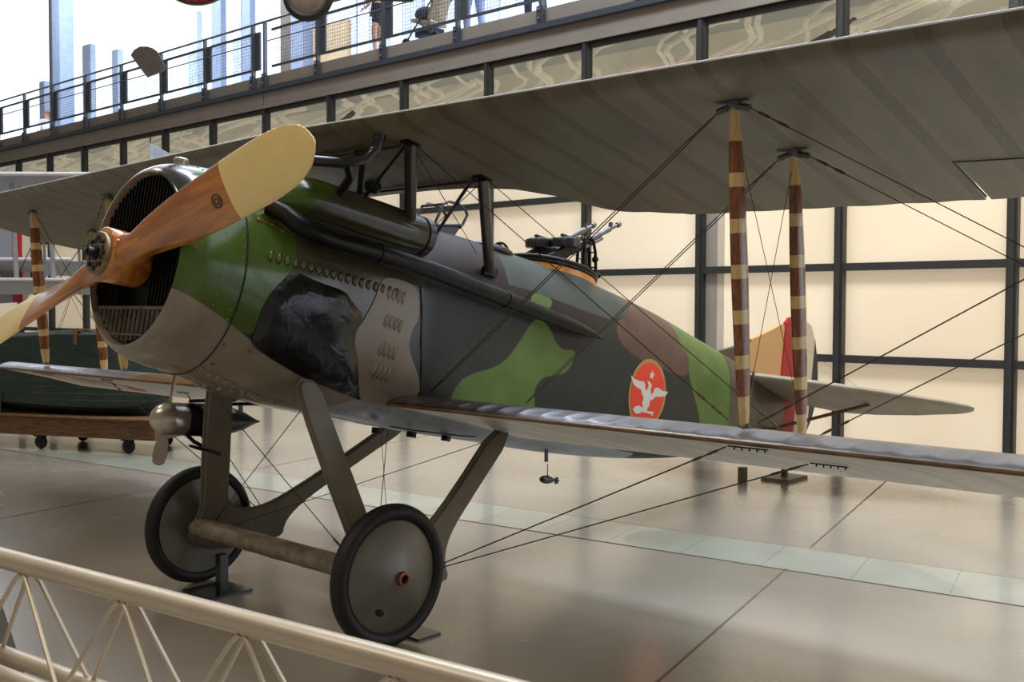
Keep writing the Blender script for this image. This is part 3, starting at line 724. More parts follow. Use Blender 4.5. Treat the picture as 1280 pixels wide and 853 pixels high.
m=MB(); m.tube([(-.28,GV,.56),(-.24,GV-.04,.52),(-.20,.60,.49)],.012,8); m.tube([(-.20,GV-.02,.58),(-.18,GV-.06,.53),(-.20,.60,.49)],.010,8); m.box((-.24,GV-.03,.575),(.12,.10,.03)); m.beam((-.30,.70,.76),(-.10,.52,.80),.05,.02); m.beam((-.10,.70,.76),(.10,.50,.80),.05,.02)
PS(m,'generator_bracket',M['black_metal'],GEN)
m=MB(); ry=leg_y(.48); m.v=[]; m.torus((0,0,0),(0,0,1),1.0,.075,28,8); m.v=[(-.215+p[0]*.105+.02*p[2],ry+p[1]*.05,.48+p[2]*.10-p[0]*.02) for p in m.v]; P(m,'clamp_strap',M['black_metal'],GEN)
# ------------------------------------------------------------------ belly details
m=MB()
for u in(.42,.70,1.0):
    m.box((u,-.20,.722),(.045,.045,.03),Matrix.Rotation(.3,3,'Z')); m.tube([(u-.035,-.20,.708),(u+.035,-.20,.706)],.008,8)
PS(m,'belly_fitting',M['black_metal'])
m=MB(); m.tube([(.45,-.28,.752),(.62,-.30,.745),(1.0,-.32,.745),(1.12,-.34,.75)],.005,6)
P(m,'belly_cable',M['black_metal'])
m=MB(); m.tube([(1.99,-.2,.83),(2.02,-.2,.63)],.014,10); P(m,'antenna_tube',M['grey_under'])
m=MB(); m.tube([(2.16,-.12,.76),(2.20,-.12,.72),(2.29,-.12,.705),(2.40,-.12,.71),(2.45,-.12,.75),(2.46,-.12,.80)],.009,8); m.tube([(2.33,-.12,.70),(2.33,-.12,.79)],.008,8); P(m,'step_loop',M['grey_under'])
# antenna weight: hangs from the aircraft on its own
a0=Vector(toW(2.035,-.2,.632)); 
aw=empty('antenna_weight','small dark fish-shaped lead weight hanging on a cord beneath the fuselage','weight',tuple(a0+Vector((0,0,-.13))))
m=MB(); pts=[(1.2*a_,1.2*b_) for a_,b_ in [(-.065,.004),(-.06,.014),(-.045,.021),(-.02,.025),(.01,.023),(.04,.015),(.065,.008),(.075,.007)]]; m.lathe(pts,(0,0,0),(1,0,-.18),16); m.box((.10,0,-.018),(.038,.005,.046)); m.box((.10,0,-.018),(.038,.038,.005)); build(m,'weight_body',M['black_paint'],aw)
m=MB(); m.tube([(-.005,0,.115),(.003,0,.09),(-.003,0,.06),(0,0,.02)],.0035,6); m.torus((0,0,.028),(0,1,0),.008,.002,12,6); build(m,'cord',M['wire'],aw)
# ------------------------------------------------------------------ cockpit, windscreen, gun ring, guns
m=MB(); fr_=[(.745,2.02),(.815,2.205),(.86,2.235),(.95,2.24),(1.02,2.215),(1.04,2.19),(1.01,2.12),(.985,2.09)]
for s in(-1,1): m.tube([(u,s*.10,w) for u,w in fr_],.010,8)
m.tube([(.815,-.10,2.205),(.815,.10,2.205)],.010,8); m.tube([(.745,-.10,2.02),(.745,.10,2.02)],.010,8); m.tube([(.76,-.1,2.055),(1.0,-.1,2.11)],.010,8)
WS=P(m,'windscreen',M['black_paint'],None,True,50,'black framed windscreen')
m=MB()
for s in(-1,1): m.loft([[(.745,s*.10-.004,2.01),(.745,s*.10+.004,2.01)],[(.77,s*.10-.004,2.05),(.77,s*.10+.004,2.05)],[(1.0,s*.10-.004,2.105),(1.0,s*.10+.004,2.105)],[(.93,s*.10-.004,2.03),(.93,s*.10+.004,2.03)],[(.745,s*.10-.004,2.01),(.745,s*.10+.004,2.01)]],False,False)
m.add([(.76,-.1,2.06),(1.0,-.1,2.108),(.95,-.1,2.03),(.75,-.1,2.02)],[(0,1,2,3)])
P(m,'windscreen_skirt',M['slate'],WS,False)
k=NT('pane'); k.b.inputs['Transmission Weight'].default_value=.0; k.b.inputs['Alpha'].default_value=.12; k.b.inputs['Roughness'].default_value=.05; M['clear']=k.m
m=MB(); m.torus((1.25,0,2.0),(0,0,1),.24,.022,48,10); CK=P(m,'cockpit_coaming',M['dark_brown'])
m=MB(); m.lathe([(0,.235),(.002,0)],(1.25,0,1.992),(0,0,1),40); P(m,'cockpit_opening',M['slot'],CK)
m=MB(); c=Vector((1.67,.16,2.09)); m.torus(c,(0.35,1,0),.062,.009,32,8); m.torus(c+Vector((.0,.03,0)),(.35,1,0),.055,.007,32,8)
for i in range(6):
    a=PI*i/3; m.tube([c,c+Vector((.058*math.cos(a),-.02*math.cos(a),.058*math.sin(a)))],.004,6)
m.tube([c,(1.67,.16,1.98)],.008,8); P(m,'trim_wheel',M['black_metal'],None,True,60,'small dark spoked wheel on the fuselage deck')
RC=Vector((2.04,0,2.0)); RN=Vector((.10,0,1)).normalized()
m=MB(); m.torus(RC+RN*.025,RN,.345,.020,72,10); m.torus(RC+RN*.0,RN,.35,.014,72,10); GR=P(m,'gun_ring',M['black_metal'],None,True,60,'round black gun ring with orange wooden base')
k=NT('orange_wood'); g1=k.noise(4,3,k.scale((6,6,1))); k.l(k.mix(k.ss(g1,.3,.7),lin((176,104,40)),lin((206,134,60))),k.b.inputs['Base Color']); k.b.inputs['Roughness'].default_value=.35; M['orange_wood']=k.m
m=MB(); m.lathe([(-.055,.362),(-.02,.358),(0,.352)],RC,RN,72,False); P(m,'ring_base',M['orange_wood'],GR)
m=MB(); m.lathe([(-.19,.375),(-.12,.368),(-.055,.362)],RC,RN,72,False); P(m,'ring_collar',mat('ring_collar',(74,80,74),.4,0,var=.1),GR)
m=MB(); m.lathe([(-.01,.33),(-.011,0)],RC,RN,48,False); P(m,'gunner_opening',M['slot'],GR)
# elevation arch
m=MB()
for dy in(-.03,.03):
    arc=[(2.26,-.10+dy,2.30),(2.31,-.10+dy,2.33),(2.36,-.10+dy,2.31),(2.40,-.10+dy,2.23),(2.425,-.10+dy,2.12),(2.43,-.10+dy,2.02),(2.42,-.10+dy,1.95)]
    m.tube(arc,.012,8)
    m.tube([(2.26,-.10+dy,2.30),(2.27,-.10+dy,2.12),(2.30,-.10+dy,1.98)],.012,8)
for i in range(7):
    q=i/6; p=Vector(arc[i]); m.tube([p+Vector((0,0,0)),p+Vector((0,-.06,0))],.006,6)
m.tube([(2.02,-.12,2.06),(2.30,-.12,2.05)],.022,12); m.tube([(2.02,-.05,2.02),(2.3,-.05,2.0)],.014,10); m.tube([(1.86,-.2,2.03),(1.93,-.14,2.08),(2.0,-.1,2.06)],.008,8); m.tube([(1.78,.05,2.06),(1.86,-.05,2.05),(1.95,-.16,2.03)],.008,8)
m.sphere((2.45,-.14,2.06),.022); m.sphere((2.42,-.12,2.18),.026)
P(m,'gun_mount',M['black_metal'],GR)
k=NT('drum_top'); k.b.inputs['Base Color'].default_value=lin((70,70,76)); k.b.inputs['Metallic'].default_value=.8; k.b.inputs['Roughness'].default_value=.3; M['drum']=k.m
GD=Vector((.86,0,.50)).normalized()
for i,vy in enumerate((-.10,.10)):
    b0=Vector((2.06,vy,2.155)) if i==0 else Vector((2.0,vy,2.145))
    dirv=Vector((.60,0,.345)).normalized()
    m=MB(); m.beam(b0-dirv*.16,b0+dirv*.2,.05,.075); m.tube([b0-dirv*.16,b0-dirv*.24],.016,8); m.beam(b0-dirv*.22+Vector((0,0,-.005)),b0-dirv*.17+Vector((0,0,-.09)),.03,.03,(0,1,0))
    GN=P(m,'machine_gun',M['black_metal'],None,True,50,'drum-fed machine gun on the rear cockpit ring')
    m=MB(); upv=Vector((-.5,0,.86)); dc_=b0+Vector((.02,0,.0))+Vector((0,0,.075)); an=Vector((-.16,0,1)).normalized()
    m.lathe([(-.05,.100),(-.046,.108),(.0,.112),(.014,.106),(.024,.07),(.03,.03),(.032,.0)],dc_+an*.02,an,32); m.box(dc_+an*.052,(.10,.025,.016)); P(m,'ammunition_drum',M['drum'],GN)
    s0=b0+dirv*.2; m=MB(); m.tube([s0,s0+dirv*.40],.022,14); m.tube([s0+Vector((0,0,-.042)),s0+dirv*.30+Vector((0,0,-.042))],.017,12); m.tube([s0+dirv*.40,s0+dirv*.50],.014,12)
    m.lathe([(0,.012),(.005,.022),(.03,.024),(.045,.018)],s0+dirv*.50,dirv,14); m.box(s0+dirv*.41+Vector((0,0,.03)),(.015,.03,.04)); m.box(s0+dirv*.05+Vector((0,0,.04)),(.012,.12,.012)); m.tube([s0+dirv*.2+Vector((0,0,-.06)),s0+dirv*.2+Vector((.03,0,-.09))],.006,6)
    P(m,'gun_barrel',M['gun_metal'],GN)
# ------------------------------------------------------------------ tail
k=NT('fin_fabric'); fx=k.n('ShaderNodeAttribute',attribute_name='c_tan'); k.l(k.mix(k.ss(fx.outputs['Fac'],-.004,.004),lin((88,72,62)),lin((214,166,112))),k.b.inputs['Base Color']); k.b.inputs['Roughness'].default_value=.5; k.bump(k.noise(6,2),.06,.02); M['fin']=k.m
def slab(outline,th,axis='y'):
    m=MB(); n=len(outline)
    A_=[(u,-th/2,w) for u,w in outline]; cx=sum(p[0] for p in outline)/n; cz=sum(p[1] for p in outline)/n
    ins=[(cx+(u-cx)*.97,cz+(w-cz)*.97) for u,w in outline]
    m.loft([[(u,-th/2,w) for u,w in ins],[(u,-th*.2,w) for u,w in outline],[(u,th*.2,w) for u,w in outline],[(u,th/2,w) for u,w in ins]]); return m
FIN=[(4.35,1.70),(4.47,1.765),(4.80,1.86),(5.10,1.98),(5.45,2.12),(5.66,2.215),(5.70,2.225),(5.725,2.20),(5.725,1.5),(5.6,1.55),(4.9,1.66)]
fin=P(slab(FIN,.05),'tail_fin',M['fin'],None,False,label='tan and brown upright tail fin'); me=fin.data
TAN=[(5.02,1.63),(4.99,1.72),(5.0,1.83),(5.06,1.945),(5.12,2.02),(5.3,2.4),(6.2,2.6),(6.2,1.5),(5.2,1.5),(5.07,1.56)]
bm=bmesh.new(); bm.from_mesh(me); bmesh.ops.triangulate(bm,faces=bm.faces); bmesh.ops.subdivide_edges(bm,edges=bm.edges,cuts=5,use_grid_fill=True); bm.to_mesh(me); bm.free()
co=np.empty(len(me.vertices)*3); me.vertices.foreach_get('co',co); co=co.reshape(-1,3); me.attributes.new('c_tan','FLOAT','POINT').data.foreach_set('value',sdf(TAN,co[:,0],co[:,2]).astype(np.float32))
k=NT('rudder_stripes'); x=k.xyz()['X']; z=k.xyz()['Z']; xs=k.math('SUBTRACT',x,k.math('MULTIPLY',k.math('SUBTRACT',z,1.7),.0))
c_=k.mix(k.ss(xs,6.10,6.106),lin((176,30,36)),lin((226,214,192))); c_=k.mix(k.ss(xs,6.40,6.406),c_,lin((26,40,58))); k.l(c_,k.b.inputs['Base Color']); k.b.inputs['Roughness'].default_value=.5; M['rudder']=k.m
RUD=[(5.735,1.0),(5.735,2.24),(5.80,2.30),(5.95,2.335),(6.15,2.345),(6.30,2.31),(6.42,2.17),(6.52,1.95),(6.575,1.72),(6.56,1.5),(6.50,1.32),(6.40,1.17),(6.25,1.05),(6.05,.97),(5.82,.96)]
P(slab(RUD,.05),'rudder',M['rudder'],None,False,label='rudder with red, white and dark blue stripes')
k=NT('tail_fabric'); yy=k.math('ABSOLUTE',k.xyz()['Y']); nz=k.noise(4,3); k.l(k.mix(k.ss(nz,.3,.7),lin((150,140,122)),lin((172,162,144))),k.b.inputs['Base Color']); k.b.inputs['Roughness'].default_value=.45; M['tail_fabric']=k.m
def wS(u): return 1.602-.115*(u-4.88)
HS=[(4.72,.0),(4.86,.12),(4.90,.25),(5.05,.65),(5.22,1.05),(5.42,1.42),(5.58,1.70),(5.68,1.84),(5.76,1.875),(5.84,1.85),(5.94,1.74),(6.02,1.55),(6.14,1.30),(6.20,1.08),(6.27,.85),(6.30,.55),(6.24,.35),(6.10,.18),(5.95,.0)]
for s in(-1,1):
    m=MB(); cu=sum(p[0] for p in HS)/len(HS); cv=.9
    rings=[]
    for sc,dz in((.90,-.032),(.97,-.022),(1,-.004),(1,.006),(.97,.02),(.90,.03)):
        rings.append([(cu+(u-cu)*sc,s*max(0,cv+(v-cv)*sc),wS(u)+dz*(1 if 1 else 1)) for u,v in HS])
    m.loft(rings); P(m,'tailplane',M['tail_fabric'],None,True,30)
    m=MB(); m.tube([(5.35,s*.1,1.12),(5.72,s*.95,1.47)],.016,8); P(m,'tail_brace',M['wood_beam'])
    wire((5.6,s*.02,2.15),(5.55,s*1.0,1.55),.002)
    m=MB(); m.box((5.72,s*.6,wS(5.72)+.05),(.012,.010,.06)); PS(m,'elevator_horn',M['black_metal'])
m=MB(); m.tube([(5.55,0,1.06),(5.8,0,.95),(6.05,0,.86)],.022,10); m.box((6.07,0,.85),(.10,.05,.02)); PS(m,'tail_skid',M['dark_brown'])
# ------------------------------------------------------------------ camera
def cam():
    F=1271.8; Y=math.radians(47.864); Pt=math.radians(1.9625); RL=math.radians(.1633)
    R0=Vector((math.cos(Y),-math.sin(Y),0)); FW=Vector((math.sin(Y)*math.cos(Pt),math.cos(Y)*math.cos(Pt),-math.sin(Pt))); U0=Vector((math.sin(Y)*math.sin(Pt),math.cos(Y)*math.sin(Pt),math.cos(Pt)))
    R=R0*math.cos(RL)+U0*math.sin(RL); U=U0*math.cos(RL)-R0*math.sin(RL)
    c=bpy.data.cameras.new('camera'); c.sensor_width=22.2; c.lens=F/1280*22.2; c.clip_end=400
    o=bpy.data.objects.new('camera',c); COL.objects.link(o)
    m=Matrix((R,U,-FW)).transposed().to_4x4(); m.translation=(0,0,1.7475); o.matrix_world=m
    c.dof.use_dof=True; c.dof.focus_distance=5.2; c.dof.aperture_fstop=4.5
    scene.camera=o
cam()
# ------------------------------------------------------------------ floor
k=NT('polished_concrete'); nz=k.noise(.5,2,None,.4); n2=k.noise(2.2,3,k.scale((1,1,1)),.3)
c_=k.mix(k.ss(nz,.3,.7),lin((147,139,125)),lin((165,157,143))); c_=k.mix(k.math('MULTIPLY',k.ss(n2,.4,.75),.10),c_,lin((176,172,164)))
k.l(c_,k.b.inputs['Base Color']); r=k.n('ShaderNodeMapRange'); k.l(n2,r.inputs['Value']); r.inputs['To Min'].default_value=.23; r.inputs['To Max'].default_value=.30; k.l(r.outputs[0],k.b.inputs['Roughness']); k.b.inputs['Specular IOR Level'].default_value=.62; k.b.inputs['Coat Weight'].default_value=.5; k.b.inputs['Coat Roughness'].default_value=.16
M['floor']=k.m
m=MB(); m.add([(-30,-30,0),(40,-30,0),(40,60,0),(-30,60,0)],[(0,1,2,3)]); struct(m,'floor',M['floor'])
# pale tile strip and saw-cut joints, lying in the floor
E1=Vector((-.129,.9916,0)); E2=Vector((.975,.222,0)); B0=Vector((6.377,1.729,0))
k=NT('pale_tile'); k.l(k.mix(k.ss(k.noise(2,3),.3,.7),lin((160,162,148)),lin((172,174,160))),k.b.inputs['Base Color']); k.b.inputs['Roughness'].default_value=.28; k.b.inputs['Coat Weight'].default_value=.4; M['tile']=k.m
m=MB()
t=-12.0
for i in range(60):
    a=B0+E1*(t+i*.597+.47); m.add([tuple(a+Vector((0,0,.002))),tuple(a+E2*.66+Vector((0,0,.002))),tuple(a+E2*.66+E1*.593+Vector((0,0,.002))),tuple(a+E1*.593+Vector((0,0,.002)))],[(0,1,2,3)])
struct(m,'trim_1',M['tile'])
M['joint']=mat('floor_joint',(112,96,76),.7)
m=MB()
def strip(a,b,w): 
    a=Vector(a);b=Vector(b);d=(b-a).normalized();n=Vector((-d.y,d.x,0))*w/2; z=Vector((0,0,.003)); m.add([a-n+z,b-n+z,b+n+z,a+n+z],[(0,1,2,3)])
strip(B0-E1*12,B0+E1*24,.012); strip(B0-E1*12+E2*.665,B0+E1*24+E2*.665,.008)
J=Vector((6.238,3.161,0)); jd=Vector((.975,.222,0))
for off in(0,6.0,12.0,-6.0):
    o=J+E1*off; strip(o-jd*12,o-jd*.02,.012); strip(o+jd*.70,o+jd*5.4,.012)
strip(B0-E2*5.2-E1*10,B0-E2*5.2+E1*24,.010)
struct(m,'trim_2',M['joint'])
# ------------------------------------------------------------------ back wall and mezzanine, wall frame: s along, o behind, z up
WA=math.radians(1.45); WD=Vector((-math.sin(WA),math.cos(WA),0)); WN=Vector((math.cos(WA),math.sin(WA),0)); WK=11.795
def W(s,o,z): return WN*(WK+o)+WD*s+Vector((0,0,z))
def wbox(mb,s0,s1,o0,o1,z0,z1):
    vs=[W(s,o,z) for z in(z0,z1) for o in(o0,o1) for s in(s0,s1)]
    mb.add(vs,[(0,1,3,2),(4,6,7,5),(0,4,5,1),(2,3,7,6),(0,2,6,4),(1,5,7,3)])
MS=[-2.6,-.7,1.17,3.06,4.975,6.87,8.745,10.63,12.53,14.43,16.36,18.15,19.95,21.72,23.53,25.3,27.05,28.8,30.6,32.4]
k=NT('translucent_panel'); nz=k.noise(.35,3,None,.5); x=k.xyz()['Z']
c_=k.mix(k.ss(nz,.3,.7),lin((226,208,180)),lin((240,224,198))); k.l(c_,k.b.inputs['Base Color']); k.l(c_,k.b.inputs['Emission Color']); k.b.inputs['Roughness'].default_value=.5; k.b.inputs['Emission Strength'].default_value=.40; M['panel']=k.m  # opaque panel, emission stands in for light coming through it
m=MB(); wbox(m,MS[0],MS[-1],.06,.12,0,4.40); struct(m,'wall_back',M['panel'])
tr=[2]
def trim(mb,mt):
    tr[0]+=1; return struct(mb,'trim_%d'%tr[0],mt)
for s in MS:
    m=MB(); wbox(m,s-.055,s+.055,-.05,.06,0,5.52); wbox(m,s-.03,s+.03,-.08,-.05,0,5.52); trim(m,M['charcoal'])
for z in(1.13,2.225,3.31,4.40):
    m=MB(); wbox(m,MS[0],MS[-1],-.04,.06,z-.045,z+.045); trim(m,M['charcoal'])
M['painted_shade']=mat('painted_shade',(150,142,134),.6,0,var=.05,emit=.1); M['painted_shade_edge']=mat('painted_shade_edge',(196,182,164),.6,0,var=.05,emit=.2)  # two tones paint a soft shade gradient beside the mullions
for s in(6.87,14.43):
    m=MB(); wbox(m,s-.22,s-.05,.045,.06,.06,4.35); trim(m,M['painted_shade'])
    m=MB(); wbox(m,s-.32,s-.22,.05,.06,.06,4.35); trim(m,M['painted_shade_edge'])
m=MB(); wbox(m,MS[0],MS[-1],-.03,.06,0,.06); struct(m,'baseboard_back',M['charcoal'])
k=NT('window_glass'); gl=k.n('ShaderNodeBsdfGlossy'); gl.inputs['Roughness'].default_value=.06; tp=k.n('ShaderNodeBsdfTransparent'); mx=k.n('ShaderNodeMixShader'); mx.inputs[0].default_value=.12; tp.inputs['Color'].default_value=(.9,.9,.88,1)
k.l(tp.outputs[0],mx.inputs[1]); k.l(gl.outputs[0],mx.inputs[2]); k.l(mx.outputs[0],k.t.nodes['Material Output'].inputs[0]); M['glass']=k.m
for i,(a,b) in enumerate(zip(MS,MS[1:])):
    m=MB(); wbox(m,a+.055,b-.055,.0,.012,4.445,5.44); o=struct(m,'window_%d'%(i+1),M['glass'])
    f=MB(); wbox(f,a+.055,b-.055,-.02,.03,5.42,5.50); wbox(f,a+.055,a+.085,-.02,.03,4.445,5.42); build(f,'window_frame',M['charcoal'],o,False)
# room behind the glazing
M['soffit']=mat('soffit_beige',(200,192,172),.6,0,var=.3,nscale=.5,emit=.40)  # glow put into the soffit colour, no lamp lights this room
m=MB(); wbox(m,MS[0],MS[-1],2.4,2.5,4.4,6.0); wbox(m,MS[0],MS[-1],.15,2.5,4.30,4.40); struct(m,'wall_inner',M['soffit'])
M['reflection_tube']=mat('truss_reflection',(226,218,200),.4,0,var=.1,emit=.34)  # glowing tubes imitate roof truss reflections in the window panes
M['duct_dark']=mat('duct_dark',(92,82,66),.5,0,var=.2)
rnd=random.Random(4)
for i,(a,b) in enumerate(zip(MS[1:-1],MS[2:])):
    m=MB()
    for j in range(5):
        s0=a+rnd.random()*(b-a); ph=rnd.random()*6
        m.tube([W(s0+q*.16,.8+.5*math.sin(q*.9+ph)+j*.12,5.45-.10*q+.10*math.sin(q*1.3+ph)) for q in range(-3,8)],.030+.02*rnd.random(),8)
    for j in range(3):
        z=4.75+.24*j; m.tube([W(a,.9+.3*j,z),W((a+b)/2,1.0+.3*j,z+.12*math.sin(i+j)),W(b,.9+.3*j,z+.02)],.035,8)
    [trim(x_,M['reflection_tube']) for x_ in islands(m)]
    if i in(3,8):
        m=MB(); m.tube([W(a+.1,.6,5.30),W((a+b)/2,.75,5.05),W(b-.1,.7,5.0)],.05,8); m.tube([W(a+.5,1.7,4.6),W(a+1.4,1.5,5.2)],.07,8); trim(m,M['duct_dark'])
m=MB(); wbox(m,27.3,28.6,.3,.9,4.4,5.0); trim(m,M['duct_dark']); m=MB(); wbox(m,23.7,25.0,.4,1.0,4.4,4.98); trim(m,M['slate'])
# mezzanine edge
m=MB(); wbox(m,MS[0],34,-.06,.25,5.50,5.80); wbox(m,MS[0],34,-.10,.25,5.50,5.55); trim(m,M['taupe'])
m=MB(); wbox(m,MS[0],34,-.16,.25,5.80,5.885); trim(m,M['slate'])
m=MB(); wbox(m,MS[0],34,-.05,.25,5.885,6.12); trim(m,M['taupe'])
m=MB(); wbox(m,MS[0],60,.25,9,6.0,6.08); trim(m,mat('walkway_floor',(200,208,220),.4,0,var=.03))
for s in(3.0,16.36): 
    m=MB(); wbox(m,s-.012,s+.012,-.062,0,5.5,5.80); trim(m,M['charcoal'])
# railing
POSTS=[-.8,.9,2.6,4.3,6.05,7.78,9.5,11.2,12.93,14.67,16.25,16.62,18.27,19.93,21.6,23.25,24.9,26.47,28.02,29.6,31.2]
o0=W(15,-.08,6.10); RA=empty('walkway_railing','long grey steel railing with wire mesh panels along the raised walkway','railing',tuple(o0),(0,0,0))
def wb(mb,s0,s1,oa,ob,z0,z1): wbox(mb,s0,s1,oa,ob,z0,z1)
def rb(mb,nm,mt,par=None,smooth=False):
    mb.v=[tuple(Vector(p)-o0) for p in mb.v]; return build(mb,nm,mt,par or RA,smooth)
m=MB(); m.tube([W(-2.5,-.10,7.12),W(33,-.10,7.12)],.024,10); rb(m,'handrail',M['rail_steel'],None,True)
for i,s in enumerate(POSTS):
    m=MB(); wb(m,s-.025,s+.025,-.13,-.06,5.90,7.10); ps=rb(m,'rail_post',M['rail_steel'])
    if i!=10:
        m=MB(); wb(m,s-.20,s-.045,-.10,-.06,6.24,6.96); rb(m,'post_plate',M['slate'],ps)
    m=MB(); wb(m,s-.06,s+.06,-.15,-.09,5.895,6.14); rb(m,'post_bracket',M['slate'],ps)
    m=MB(); m.sphere(W(s,-.165,5.95),.022,8,6); m.sphere(W(s,-.165,6.08),.022,8,6); rb(m,'bracket_bolts',M['rail_steel'],ps)
for a,b in zip(POSTS,POSTS[1:]):
    if b-a<.8: continue
    a2=a+.04;b2=b-.20
    m=MB(); wb(m,a2,b2,-.10,-.07,6.92,6.965); wb(m,a2,b2,-.10,-.07,6.235,6.28); wb(m,a2,a2+.03,-.10,-.07,6.24,6.96); pn=rb(m,'mesh_panel',M['slate'])
    m=MB()
    n=int((b2-a2)/.065)
    for q in range(1,n): m.beam(W(a2+q*.065,-.085,6.26),W(a2+q*.065,-.085,6.94),.005,.005,(1,0,0))
    for q in range(1,11): m.beam(W(a2,-.085,6.26+q*.0625),W(b2,-.085,6.26+q*.0625),.005,.005)
    rb(m,'wire_mesh',M['rail_steel'],pn)
    m=MB(); m.tube([W(a2,-.12,6.74),W(b2+.1,-.12,6.74)],.013,8); rb(m,'middle_rail',M['rail_steel'],None,True)
# columns and glazing on the far side of the walkway
m=MB(); wbox(m,31.02,31.5,3.0,3.45,6.08,16); trim(m,M['bluegrey']); m=MB(); wbox(m,31.5,31.62,2.95,3.6,6.08,16); trim(m,M['charcoal'])
m=MB(); wbox(m,19.55,19.95,3.0,3.5,6.08,14); trim(m,M['post_brown']); m=MB(); wbox(m,19.1,19.55,3.0,3.5,6.08,14); trim(m,M['bluegrey'])
M['tan_panel']=mat('tan_panel',(176,154,122),.6,0,var=.06); M['pale_frame']=mat('pale_frame',(176,192,220),.5,0,var=.04); M['pale_blue']=mat('pale_blue_pane',(178,196,222),.3,0,var=.08)
m=MB(); wbox(m,17.75,19.0,3.2,3.3,6.08,8.15); trim(m,M['tan_panel'])
for s0,s1,z1,mt in((35.0,35.6,11.0,'pale_blue'),(33.1,33.5,10.5,'pale_frame'),(28.25,28.75,10.9,'pale_blue'),(26.95,27.45,12,'bluegrey'),(25.45,25.85,12,'bluegrey'),(25.9,26.3,12,'pale_blue'),(38.6,39.0,10.2,'pale_blue')):
    m=MB(); wbox(m,s0,s1,6.0,6.2,6.08,z1); trim(m,M[mt])
m=MB(); wbox(m,10,26.5,6.1,6.25,6.08,7.6); wbox(m,26.5,45,6.1,6.25,6.08,7.9); trim(m,M['pale_frame'])
for i in range(12):
    m=MB(); wbox(m,9.5+i*1.25,10.25+i*1.25,6.0,6.08,7.7,13); trim(m,M['pale_blue' if i%2 else 'pale_frame'])
m=MB(); wbox(m,18.5,30,5.0,5.12,7.05,7.25); trim(m,M['white_paint']); m=MB(); wbox(m,18.5,40,5.4,5.5,6.35,6.55); trim(m,M['white_paint'])
